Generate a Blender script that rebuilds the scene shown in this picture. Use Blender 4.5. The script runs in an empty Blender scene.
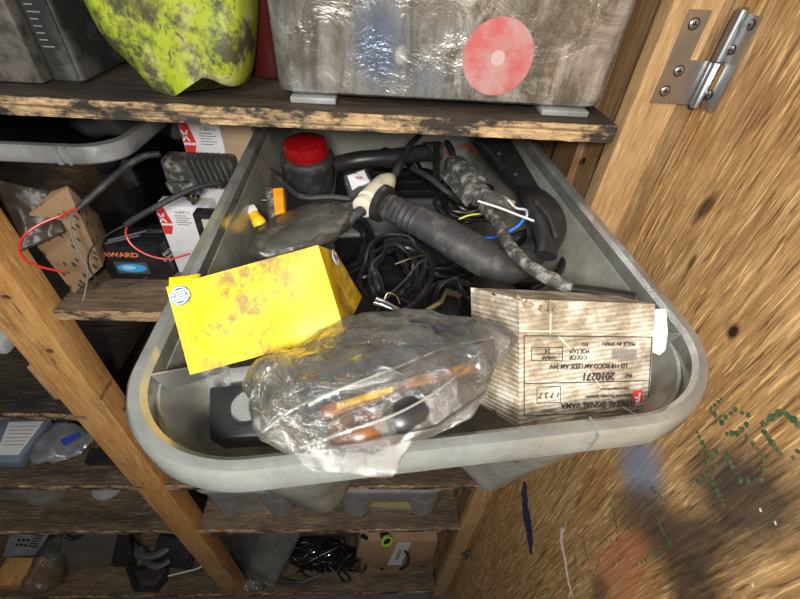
import bpy, bmesh, math, random
from mathutils import Vector, Matrix, noise
V = Vector
PI = math.pi
C = bpy.context.scene.collection
random.seed(7)

# ---------------------------------------------------------------- camera
F, TH, RO, YA = 410.0, .7259, .0735, -.0735
EYE = V((0, 0, 2.05))
_rz = Matrix.Rotation(YA, 3, 'Z')
_r = _rz @ V((1, 0, 0)); _f = _rz @ V((0, math.cos(TH), -math.sin(TH))); _u = _r.cross(_f)
_c, _s = math.cos(RO), math.sin(RO)
R_, U_, F_ = _c*_r + _s*_u, -_s*_r + _c*_u, _f
cam = bpy.data.cameras.new('camera'); cam.sensor_width = 36; cam.lens = F/800*36
cam.clip_start = .01
camo = bpy.data.objects.new('camera', cam); C.objects.link(camo)
m = Matrix((R_, U_, -F_)).transposed().to_4x4(); m.translation = EYE
camo.matrix_world = m
bpy.context.scene.camera = camo

# ---------------------------------------------------------------- world, light, exposure
w = bpy.data.worlds.new('world'); bpy.context.scene.world = w; w.use_nodes = True
w.node_tree.nodes['Background'].inputs[0].default_value = (.86, .93, 1, 1)
w.node_tree.nodes['Background'].inputs[1].default_value = .08
def area(name, loc, target, size, power, col):
    l = bpy.data.lights.new(name, 'AREA'); l.shape = 'DISK'; l.size = size; l.energy = power; l.color = col
    o = bpy.data.objects.new(name, l); C.objects.link(o); o.location = loc
    o.rotation_euler = (V(target) - V(loc)).to_track_quat('-Z', 'Y').to_euler(); return o
area('work_light', (-.01, -.22, 2.17), (0, .4, 1.6), .12, 6.8, (1, .95, .88))
area('room_light', (-.45, -.55, 2.95), (0, .4, 1.3), .5, 11, (.95, .97, 1))
vs = bpy.context.scene.view_settings
vs.view_transform = 'Standard'; vs.look = 'None'; vs.gamma = 1; vs.use_curve_mapping = False
vs.exposure = 0.0

# ---------------------------------------------------------------- helpers
def ray(u, v): return R_*((u-400)/F) + U_*((299.5-v)/F) + F_
def at(u, v, x=None, y=None, z=None):
    d = ray(u, v)
    i, val = (0, x) if x is not None else (1, y) if y is not None else (2, z)
    return EYE + d*((val-EYE[i])/d[i])

def nd(t, kind, **k):
    n = t.nodes.new(kind)
    for a, b in k.items(): setattr(n, a, b)
    return n
def newmat(name):
    m = bpy.data.materials.new(name); m.use_nodes = True
    t = m.node_tree; b = t.nodes['Principled BSDF']; return m, t, b
def c4(c): return (c[0], c[1], c[2], 1)
def ramp(t, fac, stops):
    r = nd(t, 'ShaderNodeValToRGB'); e = r.color_ramp.elements
    while len(e) < len(stops): e.new(.5)
    for i, (p, c) in enumerate(stops): e[i].position = p; e[i].color = c4(c)
    t.links.new(fac, r.inputs[0]); return r.outputs[0]
def mixc(t, fac, a, b, mode='MIX'):
    n = nd(t, 'ShaderNodeMix', data_type='RGBA', blend_type=mode)
    for s, v in ((n.inputs[0], fac), (n.inputs[6], a), (n.inputs[7], b)):
        if isinstance(v, (int, float)): s.default_value = v
        elif isinstance(v, (tuple, list)): s.default_value = c4(v)
        else: t.links.new(v, s)
    return n.outputs[2]
def coords(t, scale=(1, 1, 1), rot=(0, 0, 0), loc=(0, 0, 0)):
    tc = nd(t, 'ShaderNodeTexCoord'); mp = nd(t, 'ShaderNodeMapping')
    mp.inputs['Scale'].default_value = scale; mp.inputs['Rotation'].default_value = rot; mp.inputs['Location'].default_value = loc
    t.links.new(tc.outputs['Object'], mp.inputs[0]); return mp.outputs[0]
def noi(t, co, scale, detail=6, rough=.6, dist=0, kind='Fac'):
    n = nd(t, 'ShaderNodeTexNoise'); n.inputs['Scale'].default_value = scale; n.inputs['Detail'].default_value = detail
    n.inputs['Roughness'].default_value = rough; n.inputs['Distortion'].default_value = dist
    t.links.new(co, n.inputs['Vector']); return n.outputs[kind]
def bumpn(t, b, h, strength=.3, dist=.002):
    n = nd(t, 'ShaderNodeBump'); n.inputs['Strength'].default_value = strength; n.inputs['Distance'].default_value = dist
    t.links.new(h, n.inputs['Height']); t.links.new(n.outputs[0], b.inputs['Normal'])

def plain(name, col, rough=.5, metal=0, col2=None, scale=40, lo=.45, hi=.65, bump=0, bscale=None, bdist=.001, spec=.5, coat=0):
    m, t, b = newmat(name)
    b.inputs['Base Color'].default_value = c4(col); b.inputs['Roughness'].default_value = rough
    b.inputs['Metallic'].default_value = metal; b.inputs['Specular IOR Level'].default_value = spec
    b.inputs['Coat Weight'].default_value = coat
    co = coords(t)
    if col2 is not None:
        n = noi(t, co, scale, 8, .65)
        t.links.new(ramp(t, n, [(lo, col), (hi, col2)]), b.inputs['Base Color'])
    if bump: bumpn(t, b, noi(t, co, bscale or scale*2, 6, .6), bump, bdist)
    return m

def wood(name, light, mid, dark, axis='x', s=1.0, dirt=None, dirt_lo=.5, dirt_hi=.7, bump=.35, rough=.62, extra=None, knots=True, streak=.5, grit=.45):
    m, t, b = newmat(name)
    st = {'x': (.07, 1, 1), 'y': (1, .07, 1), 'z': (1, 1, .07)}[axis]
    st2 = {'x': (.16, 1, 1), 'y': (1, .16, 1), 'z': (1, 1, .16)}[axis]
    co = coords(t, st); co2 = coords(t, st2)
    big = noi(t, co2, 9*s, 4, .55, 1.2)
    sc = nd(t, 'ShaderNodeMath', operation='MULTIPLY'); t.links.new(big, sc.inputs[0]); sc.inputs[1].default_value = 11
    fr = nd(t, 'ShaderNodeMath', operation='PINGPONG'); t.links.new(sc.outputs[0], fr.inputs[0]); fr.inputs[1].default_value = 1
    fine = noi(t, co, 170*s, 8, .7, .3)
    c1 = ramp(t, fr.outputs[0], [(0, mid), (.5, tuple((x+y)/2 for x, y in zip(light, mid))), (.8, light), (1, mid)])
    c2 = mixc(t, ramp(t, fine, [(.3, (1, 1, 1)), (.6, (0, 0, 0))]), c1, dark)
    c1 = mixc(t, streak, c1, c2)
    tone = noi(t, coords(t, (1, 1, 1)), 5*s, 5, .6)
    c1 = mixc(t, ramp(t, tone, [(.4, (0, 0, 0)), (.75, (1, 1, 1))]), c1, mixc(t, .6, c1, mid, 'MULTIPLY'))
    if knots:
        vo = nd(t, 'ShaderNodeTexVoronoi'); vo.inputs['Scale'].default_value = 7*s
        ks = {'x': (.45, 1, 1), 'y': (1, .45, 1), 'z': (1, 1, .45)}[axis]
        t.links.new(coords(t, ks), vo.inputs['Vector'])
        c1 = mixc(t, ramp(t, vo.outputs['Distance'], [(.05, (.85, .85, .85)), (.10, (0, 0, 0))]), c1, tuple(x*.5 for x in dark))
    if dirt is not None:
        d1 = noi(t, coords(t, st2), 14*s, 9, .7)
        c1 = mixc(t, ramp(t, d1, [(dirt_lo, (0, 0, 0)), (dirt_hi, (1, 1, 1))]), c1, dirt)
    hi_ = noi(t, coords(t, st), 330*s, 4, .6, .2)
    c1 = mixc(t, ramp(t, hi_, [(.57, (0, 0, 0)), (.63, (grit,)*3)]), c1, tuple(min(1, x*1.35) for x in light))
    c1 = mixc(t, ramp(t, hi_, [(.36, (grit,)*3), (.43, (0, 0, 0))]), c1, tuple(x*.55 for x in dark))
    if extra: c1 = extra(t, c1)
    t.links.new(c1, b.inputs['Base Color']); b.inputs['Roughness'].default_value = rough
    b.inputs['Specular IOR Level'].default_value = .35
    bumpn(t, b, fine, bump, .002)
    return m

def clear(name, tint=(.9, .92, .9), haze=.25, gloss=.25, rough=.15, bump=.0, bscale=60, dirt=0, dirtcol=(.5, .45, .33), milky=(.75, .77, .75), bdist=.003, wr=None):
    """thin see-through plastic: part transparent, part milky, part glossy"""
    m, t, b = newmat(name); t.nodes.remove(b); out = t.nodes['Material Output']
    tr = nd(t, 'ShaderNodeBsdfTransparent'); tr.inputs[0].default_value = c4(tint)
    df = nd(t, 'ShaderNodeBsdfDiffuse'); df.inputs[0].default_value = c4(milky)
    tl = nd(t, 'ShaderNodeBsdfTranslucent'); tl.inputs[0].default_value = c4(milky)
    gl = nd(t, 'ShaderNodeBsdfGlossy'); gl.inputs['Roughness'].default_value = rough
    co = coords(t)
    a = nd(t, 'ShaderNodeMixShader'); a.inputs[0].default_value = .5
    t.links.new(df.outputs[0], a.inputs[1]); t.links.new(tl.outputs[0], a.inputs[2])
    mm = nd(t, 'ShaderNodeMixShader')
    n = noi(t, co, 18, 8, .7)
    f = ramp(t, n, [(.35, (haze*.7,)*3), (.7, (min(1, haze*1.4),)*3)])
    if dirt:
        d = ramp(t, noi(t, co, 30, 10, .75), [(.5, (0, 0, 0)), (.75, (dirt,)*3)])
        cc = mixc(t, d, milky, dirtcol); t.links.new(cc, df.inputs[0]); t.links.new(cc, tl.inputs[0])
        f = mixc(t, d, f, (1, 1, 1))
    t.links.new(f, mm.inputs[0])
    t.links.new(tr.outputs[0], mm.inputs[1]); t.links.new(a.outputs[0], mm.inputs[2])
    fr = nd(t, 'ShaderNodeFresnel'); fr.inputs[0].default_value = 1.45
    g = nd(t, 'ShaderNodeMath', operation='MULTIPLY_ADD'); t.links.new(fr.outputs[0], g.inputs[0]); g.inputs[1].default_value = 1.; g.inputs[2].default_value = gloss*.3
    g.use_clamp = True
    m2 = nd(t, 'ShaderNodeMixShader'); t.links.new(g.outputs[0], m2.inputs[0])
    t.links.new(mm.outputs[0], m2.inputs[1]); t.links.new(gl.outputs[0], m2.inputs[2])
    t.links.new(m2.outputs[0], out.inputs[0])
    if bump:
        bn = nd(t, 'ShaderNodeBump'); bn.inputs['Strength'].default_value = bump; bn.inputs['Distance'].default_value = bdist
        t.links.new(noi(t, co, bscale, 6, .6, .8), bn.inputs['Height'])
        for s in (gl, df): t.links.new(bn.outputs[0], s.inputs['Normal'])
        t.links.new(bn.outputs[0], fr.inputs['Normal'])
    return m

# ---- scene graph
def empty(name, label, cat, loc=(0, 0, 0), group=None):
    o = bpy.data.objects.new(name, None); C.objects.link(o); o.location = loc; o.empty_display_size = .02
    o['label'] = label; o['category'] = cat
    if group: o['group'] = group
    return o
def obj(name, bm, mats, parent=None, smooth=True, label=None, cat=None, group=None, kind=None, angle=40):
    """bm is in world coordinates; the object's origin goes to its parent's place (or its own base)"""
    bmesh.ops.recalc_face_normals(bm, faces=bm.faces)
    if parent is not None:
        org = V(parent['_o']) if '_o' in parent else V(parent.location)
    else:
        vs_ = [v.co for v in bm.verts]
        org = V((sum(v.x for v in vs_)/len(vs_), sum(v.y for v in vs_)/len(vs_), min(v.z for v in vs_)))
    for v in bm.verts: v.co -= org
    me = bpy.data.meshes.new(name); bm.to_mesh(me); bm.free()
    for m in (mats if isinstance(mats, (list, tuple)) else [mats]): me.materials.append(m)
    o = bpy.data.objects.new(name, me); C.objects.link(o)
    if smooth:
        me.shade_smooth()
        try: me.set_sharp_from_angle(angle=math.radians(angle))
        except Exception: pass
    if parent is not None: o.parent = parent
    else: o.location = org
    o['_o'] = tuple(org); CLEAN.append(o)
    if label: o['label'] = label
    if cat: o['category'] = cat
    if group: o['group'] = group
    if kind: o['kind'] = kind
    return o
CLEAN = []
def struct(name, bm, m, smooth=False): return obj(name, bm, m, None, smooth, kind='structure')
B = bmesh.new

def box(bm, lo, hi, bev=0, mi=0, seg=2):
    lo, hi = V(lo), V(hi)
    return hexa(bm, [V((x, y, z)) for z in (lo.z, hi.z) for x, y in ((lo.x, lo.y), (hi.x, lo.y), (hi.x, hi.y), (lo.x, hi.y))], bev, mi, seg)
def hexa(bm, P, bev=0, mi=0, seg=2):
    """P: 4 corners of one face (in order) then the 4 opposite corners"""
    vs_ = [bm.verts.new(V(p)) for p in P]
    fs = []
    for q in ((0, 1, 2, 3), (4, 5, 6, 7), (0, 1, 5, 4), (1, 2, 6, 5), (2, 3, 7, 6), (3, 0, 4, 7)):
        f = bm.faces.new([vs_[i] for i in q]); f.material_index = mi; fs.append(f)
    if bev:
        es = list({e for f in fs for e in f.edges})
        bmesh.ops.bevel(bm, geom=es, offset=bev, segments=seg, affect='EDGES', profile=.5, material=-1)
    return fs
def slab(bm, quad, vec, bev=0, mi=0): return hexa(bm, [V(q) for q in quad] + [V(q)+V(vec) for q in quad], bev, mi)
def poly(bm, pts, vec, mi=0):
    a = [bm.verts.new(V(p)) for p in pts]; b = [bm.verts.new(V(p)+V(vec)) for p in pts]; n = len(pts)
    for f in ([a, b[::-1]] + [[a[i], b[i], b[(i+1) % n], a[(i+1) % n]] for i in range(n)]):
        bm.faces.new(f).material_index = mi
def frame(d):
    d = V(d).normalized(); h = V((0, 0, 1)) if abs(d.z) < .9 else V((1, 0, 0))
    a = d.cross(h).normalized(); return a, d.cross(a).normalized(), d
def crom(P, n=6):
    P = [V(p) for p in P]
    if len(P) < 3: return P
    Q = [2*P[0]-P[1]] + P + [2*P[-1]-P[-2]]; o = []
    for i in range(1, len(Q)-2):
        a, b, c, d = Q[i-1:i+3]
        for k in range(n):
            t = k/n; o.append(.5*((2*b) + (c-a)*t + (2*a-5*b+4*c-d)*t*t + (3*b-a-3*c+d)*t**3))
    return o + [P[-1]]
def tube(bm, P, r, seg=8, n=6, mi=0, cap=True, curve=True, flat=1.0):
    pts = crom(P, n) if curve else [V(p) for p in P]
    N = len(pts); rings = []; a = None
    for i, p in enumerate(pts):
        d = (pts[min(i+1, N-1)] - pts[max(i-1, 0)])
        if d.length < 1e-9: d = V((0, 0, 1))
        d.normalize()
        if a is None: a, b_, _ = frame(d)
        a = (a - d*a.dot(d)); a = a.normalized() if a.length > 1e-6 else frame(d)[0]
        b_ = d.cross(a)
        rr = r(i/(N-1)) if callable(r) else r
        rings.append([bm.verts.new(p + rr*(math.cos(2*PI*k/seg)*a + flat*math.sin(2*PI*k/seg)*b_)) for k in range(seg)])
    for i in range(N-1):
        for k in range(seg):
            bm.faces.new([rings[i][k], rings[i][(k+1) % seg], rings[i+1][(k+1) % seg], rings[i+1][k]]).material_index = mi
    if cap:
        bm.faces.new(rings[0][::-1]).material_index = mi; bm.faces.new(rings[-1]).material_index = mi
def lathe(bm, base, axis, prof, seg=32, mi=0, cap=True):
    a, b_, d = frame(axis); base = V(base); rings = []
    for r, h in prof:
        rings.append([bm.verts.new(base + d*h + max(r, 1e-5)*(math.cos(2*PI*k/seg)*a + math.sin(2*PI*k/seg)*b_)) for k in range(seg)])
    for i in range(len(rings)-1):
        for k in range(seg):
            bm.faces.new([rings[i][k], rings[i][(k+1) % seg], rings[i+1][(k+1) % seg], rings[i+1][k]]).material_index = mi
    if cap:
        bm.faces.new(rings[0][::-1]).material_index = mi; bm.faces.new(rings[-1]).material_index = mi
def bridge(bm, rings, mi=0, closed=True, caps=(False, False)):
    R = [[bm.verts.new(V(p)) for p in r] for r in rings]; n = len(R[0])
    for i in range(len(R)-1):
        for k in range(n if closed else n-1):
            bm.faces.new([R[i][k], R[i][(k+1) % n], R[i+1][(k+1) % n], R[i+1][k]]).material_index = mi
    if caps[0]: bm.faces.new(R[0][::-1])
    if caps[1]: bm.faces.new(R[-1])
    return R
def rrect(hx, y0, y1, r, z, M=None, n=6, notch=None, sub=6):
    """rounded rectangle loop |x|<hx, y0<y<y1; notch(x) pushes the front edge inward"""
    pts = []
    for cx, cy, a0 in ((hx-r, y0+r, -PI/2), (hx-r, y1-r, 0), (-hx+r, y1-r, PI/2), (-hx+r, y0+r, PI)):
        for k in range(n+1):
            a = a0 + PI/2*k/n; pts.append(V((cx+r*math.cos(a), cy+r*math.sin(a), z)))
        if a0 == PI:   # subdivide the front run
            for k in range(1, 2*sub): pts.append(V((-hx+r + (2*hx-2*r)*k/(2*sub), y0, z)))
    if notch: pts = [V((p.x, p.y + (notch(p.x) if p.y < y0 + r*1.01 else 0), p.z)) for p in pts]
    return [M @ p for p in pts] if M else pts
def grid(bm, fn, nu, nv, mi=0):
    G = [[bm.verts.new(fn(i/nu, j/nv)) for j in range(nv+1)] for i in range(nu+1)]
    for i in range(nu):
        for j in range(nv): bm.faces.new([G[i][j], G[i+1][j], G[i+1][j+1], G[i][j+1]]).material_index = mi
    return G
def crumple(bm, amp, sc, seed=0, ridged=True):
    bm.normal_update(); N = {v: v.normal.copy() for v in bm.verts}
    for v in bm.verts:
        p = v.co*sc + V((seed, seed*.7, 0))
        h = (1-2*abs(noise.noise(p))) + .5*(1-2*abs(noise.noise(p*2.3)))-.7 if ridged else noise.noise(p) + .5*noise.noise(p*2.1)
        v.co += N[v]*h*amp
_tc = 0
def text(s, o, xd, yd, size, mat, parent, name='lettering', stretch=1.0, bold=0, align='CENTER'):
    """flat lettering; o is its centre, xd/yd the reading and up directions"""
    cu = bpy.data.curves.new('t', 'FONT'); cu.body = s; cu.size = size; cu.align_x = align; cu.align_y = 'CENTER'; cu.extrude = .00012; cu.offset = bold
    to = bpy.data.objects.new('t', cu); C.objects.link(to)
    bpy.context.view_layer.update()
    me = bpy.data.meshes.new_from_object(to.evaluated_get(bpy.context.evaluated_depsgraph_get()))
    bm = B(); bm.from_mesh(me); bpy.data.objects.remove(to); bpy.data.meshes.remove(me); bpy.data.curves.remove(cu)
    xd = V(xd).normalized(); yd = V(yd); yd = (yd - xd*yd.dot(xd)).normalized(); zd = xd.cross(yd)
    for v in bm.verts: v.co = V(o) + xd*v.co.x*stretch + yd*v.co.y + zd*v.co.z
    return obj(name, bm, mat, parent, smooth=False)
def disc(bm, o, xd, yd, rx, ry, th, seg=28, mi=0, inner=0):
    xd = V(xd).normalized(); yd = V(yd); yd = (yd - xd*yd.dot(xd)).normalized(); n = xd.cross(yd)*th
    if not inner:
        poly(bm, [V(o)+xd*rx*math.cos(2*PI*k/seg)+yd*ry*math.sin(2*PI*k/seg) for k in range(seg)], n, mi); return
    rr = []
    for r, h in ((1, 0), (1, 1), (inner, 1), (inner, 0)):
        rr.append([V(o)+n*h+xd*rx*r*math.cos(2*PI*k/seg)+yd*ry*r*math.sin(2*PI*k/seg) for k in range(seg)])
    bridge(bm, rr + [rr[0]], mi)

# ---------------------------------------------------------------- materials
def ply_edge(name, light, dark):
    m, t, b = newmat(name)
    co = coords(t, (.25, .25, 1)); n = noi(t, co, 300, 3, .5, .4)
    layers = noi(t, coords(t, (.02, .02, 1)), 230, 2, .5)
    c = ramp(t, layers, [(.38, tuple(x*.35 for x in light)), (.5, light), (.62, tuple(x*.75 for x in light))])
    d = noi(t, coords(t, (1, 1, 2)), 16, 10, .75)
    c = mixc(t, ramp(t, d, [(.44, (0, 0, 0)), (.56, (1, 1, 1))]), c, dark)
    t.links.new(c, b.inputs['Base Color']); b.inputs['Roughness'].default_value = .85
    bumpn(t, b, n, .7, .003); return m
def postmarks(t, c):
    for (u, v), rx, rz, col in (((50, 351), .012, .008, (.09, .05, .025)), ((54, 361), .0025, .010, (.05, .03, .02)), ((104, 399), .016, .009, (.20, .06, .02)), ((112, 398), .006, .006, (.08, .03, .015)), ((18, 310), .002, .02, (.07, .04, .02)), ((70, 380), .0015, .03, (.16, .08, .03)), ((6, 297), .014, .006, (.06, .04, .03))):
        p = at(u, v, y=YF); tc = nd(t, 'ShaderNodeTexCoord'); mp = nd(t, 'ShaderNodeMapping'); mp.vector_type = 'TEXTURE'
        mp.inputs['Location'].default_value = (p.x+.536, 0, p.z-.0605); mp.inputs['Scale'].default_value = (rx, .08, rz*1.4); t.links.new(tc.outputs['Object'], mp.inputs[0])
        g = nd(t, 'ShaderNodeVectorMath', operation='LENGTH'); t.links.new(mp.outputs[0], g.inputs[0])
        a = nd(t, 'ShaderNodeMath', operation='MULTIPLY_ADD'); t.links.new(noi(t, coords(t), 60, 5), a.inputs[0]); a.inputs[1].default_value = .6; t.links.new(g.outputs['Value'], a.inputs[2])
        c = mixc(t, ramp(t, a.outputs[0], [(.72, (.9,)*3), (.98, (0, 0, 0))]), c, col)
    return c
YF = .45
GRIME = (.035, .028, .022)
M_edge = ply_edge('plywood edge', (.62, .42, .22), GRIME)
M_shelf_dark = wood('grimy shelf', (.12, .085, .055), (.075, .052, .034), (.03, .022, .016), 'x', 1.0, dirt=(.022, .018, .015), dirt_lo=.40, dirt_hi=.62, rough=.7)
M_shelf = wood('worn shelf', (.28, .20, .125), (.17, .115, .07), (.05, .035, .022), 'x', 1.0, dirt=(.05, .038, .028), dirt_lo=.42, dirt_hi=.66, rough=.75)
M_post = wood('pine post', (.86, .50, .19), (.68, .36, .12), (.36, .17, .05), 'z', 1.0, dirt=(.16, .09, .04), dirt_lo=.55, dirt_hi=.70, rough=.5, extra=postmarks)
PJ = 1
M_jamb = wood('pale jamb', (.60, .40, .20), (.50, .32, .15), (.27, .16, .07), 'z', 1.3, dirt=(.20, .13, .07), dirt_lo=.62, dirt_hi=.85, knots=False)
M_side = wood('side board', (.36, .22, .11), (.27, .16, .075), (.13, .07, .03), 'z', .8, dirt=(.10, .06, .03), dirt_lo=.55, dirt_hi=.75)
M_back = wood('back board', (.12, .085, .055), (.08, .055, .035), (.03, .02, .012), 'x', .7)

def spray(t, c):
    def blob(c, y, z, ry, rz, rot, col, amt):
        tc = nd(t, 'ShaderNodeTexCoord'); mp = nd(t, 'ShaderNodeMapping'); mp.vector_type = 'TEXTURE'
        mp.inputs['Location'].default_value = (0, y-DOOR_O.y, z-DOOR_O.z); mp.inputs['Rotation'].default_value = (rot, 0, 0); mp.inputs['Scale'].default_value = (9, ry*2.5, rz*1.9)
        t.links.new(tc.outputs['Object'], mp.inputs[0])
        nn = noi(t, coords(t, (1, 1, .5)), 60, 8, .75)
        g = nd(t, 'ShaderNodeVectorMath', operation='LENGTH'); t.links.new(mp.outputs[0], g.inputs[0])
        s = nd(t, 'ShaderNodeMath', operation='MULTIPLY_ADD'); t.links.new(nn, s.inputs[0]); s.inputs[1].default_value = .7; s.inputs[2].default_value = -.35
        a = nd(t, 'ShaderNodeMath', operation='ADD'); t.links.new(g.outputs['Value'], a.inputs[0]); t.links.new(s.outputs[0], a.inputs[1])
        f = ramp(t, a.outputs[0], [(.42, (amt,)*3), (1, (0, 0, 0))])
        return mixc(t, f, c, col)
    for px, ry, rz, rot, col, amt in (
        ((640, 468), .020, .030, 0, (.25, .31, .42), .85), ((642, 515), .018, .045, .35, (.06, .05, .045), .75),
        ((685, 545), .016, .055, .3, (.05, .04, .035), .8), ((745, 500), .020, .045, .25, (.05, .04, .035), .85), ((715, 470), .014, .03, .2, (.07, .06, .05), .6),
        ((695, 592), .016, .03, .2, (.05, .04, .03), .8),
        ((618, 575), .018, .05, .2, (.62, .22, .10), .6), ((630, 545), .012, .03, .2, (.55, .20, .10), .5),
        ((705, 208), .004, .014, .2, (.07, .04, .02), .9), ((733, 332), .003, .006, 0, (.04, .02, .01), 1), ((692, 262), .002, .006, 0, (.1, .06, .03), .8),
        ((600, 590), .010, .02, 0, (.16, .11, .06), .7)):
        p = at(*px, x=.33); c = blob(c, p.y, p.z, ry, rz, rot, col, amt)
    return c
DOOR_O = V((0, 0, 0))
M_door = None  # built with the door

M_black = plain('black plastic', (.018, .018, .019), .38, col2=(.05, .048, .045), scale=30, lo=.5, hi=.8, bump=.15)
M_rub = plain('dusty rubber', (.028, .028, .03), .6, col2=(.12, .115, .105), scale=55, lo=.5, hi=.78, bump=.3, bscale=160)
M_cable = plain('black cable', (.010, .010, .011), .36, col2=(.035, .034, .032), scale=80, lo=.55, hi=.8)
M_dkgrey = plain('dark grey plastic', (.07, .072, .07), .45, col2=(.14, .14, .135), scale=20, lo=.5, hi=.75)
M_grey = plain('grey plastic', (.22, .23, .23), .45, col2=(.36, .37, .37), scale=20, lo=.45, hi=.75)
M_dust = plain('dusty black', (.05, .05, .048), .7, col2=(.42, .40, .36), scale=90, lo=.48, hi=.72, bump=.4)
M_silver = plain('chrome', (.7, .7, .68), .2, 1)
M_zinc = plain('zinc hinge', (.55, .56, .57), .33, 1, col2=(.38, .40, .42), scale=25, lo=.4, hi=.7, bump=.04)
M_steel = plain('brass bracket', (.35, .30, .16), .4, 1)
M_white = plain('white plastic', (.75, .75, .72), .5, col2=(.5, .48, .42), scale=80, lo=.55, hi=.8)
M_beige = plain('beige plastic', (.62, .58, .45), .5, col2=(.30, .27, .19), scale=60, lo=.5, hi=.75, bump=.1)
M_redwire = plain('red insulation', (.62, .03, .03), .35)
M_redlens = plain('red lens', (.30, .004, .008), .12, col2=(.42, .02, .025), scale=60, lo=.5, hi=.8, coat=.6)
M_bluewire = plain('blue insulation', (.03, .18, .75), .35)
M_yelwire = plain('yellow insulation', (.75, .62, .05), .4)
M_whitewire = plain('white insulation', (.72, .68, .62), .45, col2=(.35, .3, .25), scale=120, lo=.55, hi=.8)
M_amber = plain('amber lens', (.85, .33, .01), .18, col2=(.62, .20, .01), scale=60, lo=.45, hi=.7, coat=.7)
M_amber2 = plain('bright amber bulb', (.95, .55, .02), .15, coat=.6)
M_card = plain('brown cardboard', (.40, .26, .14), .8, col2=(.30, .19, .10), scale=12, lo=.45, hi=.75, bump=.1, bscale=200)
M_card2 = plain('pale cardboard', (.50, .36, .23), .8, col2=(.42, .30, .19), scale=200, lo=.4, hi=.7)
M_ink = plain('black ink', (.035, .03, .03), .7)
M_redink = plain('red ink', (.75, .04, .03), .55)
M_paper = plain('white printed card', (.80, .80, .82), .5, col2=(.60, .60, .62), scale=60, lo=.55, hi=.8)
M_label = plain('pale label', (.68, .68, .66), .6)
M_orange = plain('orange ink', (.85, .22, .08), .5)
M_blueink = plain('blue ink', (.02, .10, .32), .5)
M_ytape = plain('yellow tape', (.50, .45, .16), .6, col2=(.40, .36, .16), scale=50, lo=.4, hi=.7)
M_grnpaint = plain('green paint', (.05, .10, .04), .6, col2=(.16, .17, .08), scale=150, lo=.45, hi=.6)
M_bluepaint = plain('blue paint', (.02, .035, .09), .55)
M_whitepaint = plain('white paint', (.80, .76, .66), .6)
M_lime = plain('lime green plastic', (.45, .75, .05), .4)
M_void = plain('black opening', (.006, .006, .006), .9)
M_tub = clear('milky tub plastic', haze=.55, gloss=.25, rough=.16, milky=(.86, .87, .79), tint=(.93, .94, .90), dirt=.3, dirtcol=(.45, .41, .30), bump=.08, bscale=30)
M_rim = clear('milky rim plastic', haze=.62, gloss=.7, rough=.13, milky=(.50, .53, .51), tint=(.85, .88, .85), dirt=.55, dirtcol=(.42, .38, .29), bump=.1, bscale=40)
M_tub2 = clear('clear tub plastic', haze=.72, gloss=.7, rough=.10, milky=(.90, .94, .96), dirt=.1)
M_bag = clear('crinkled clear bag', haze=.11, gloss=.35, rough=.07, bump=1., bscale=60, milky=(.78, .77, .74), bdist=.007, dirt=.16, dirtcol=(.45, .42, .36))
M_bag2 = clear('dusty clear bag', haze=.08, gloss=.35, rough=.12, bump=.9, bscale=38, milky=(.60, .58, .53), bdist=.006)
M_blister = clear('clear blister', haze=.18, gloss=.5, rough=.08, bump=.4, bscale=50, milky=(.7, .7, .68))
def lens_mat():
    return clear('smoky lens', haze=.35, gloss=.4, rough=.08, milky=(.62, .64, .58), bump=.2, bscale=14)
M_lens = lens_mat()

# ---------------------------------------------------------------- setting
YF = .45
ZS = {'top': 1.908, 'second': 1.588, 'third': 1.336, 'fourth': 1.028, 'fifth': .739, 'bottom': .06}
bm = B(); box(bm, (-1.9, -1.6, -.06), (1.0, 1.0, -.005))
struct('floor', bm, plain('concrete floor', (.12, .115, .11), .85, col2=(.07, .066, .06), scale=8))
bm = B(); box(bm, (-1.9, .90, -.0), (.33, .93, 2.4)); struct('wall_back', bm, M_back)
bm = B(); box(bm, (.268, .474, -.0), (.33, .90, 2.4)); struct('wall_right', bm, M_side)
bm = B(); box(bm, (-1.9, YF, 0), (-1.87, .90, 2.4)); struct('wall_left', bm, M_side)
# jamb beside the door: a pale face board and a narrow rebated strip
t_ = bm = B(); box(bm, (.262, YF, 0), (.309, .474, 2.4), .0015)
struct('trim_1', bm, M_jamb)
bm = B(); box(bm, (.310, YF+.006, 0), (.352, .474, 2.4), .001)
struct('trim_2', bm, wood('rebate strip', (.42, .27, .13), (.33, .20, .09), (.10, .06, .03), 'z', 1.5, knots=False))
# side wall board joint batten
bm = B(); box(bm, (.258, .53, 0), (.268, .60, 2.4), .001); struct('trim_3', bm, M_side)

# door, swung open 90 degrees towards the viewer
bm = B(); box(bm, (.330, -.42, .02), (.352, .4535, 2.38), .001)
nf = len(bm.faces)
def dp(u, v): return at(u, v, x=.33)
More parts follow.
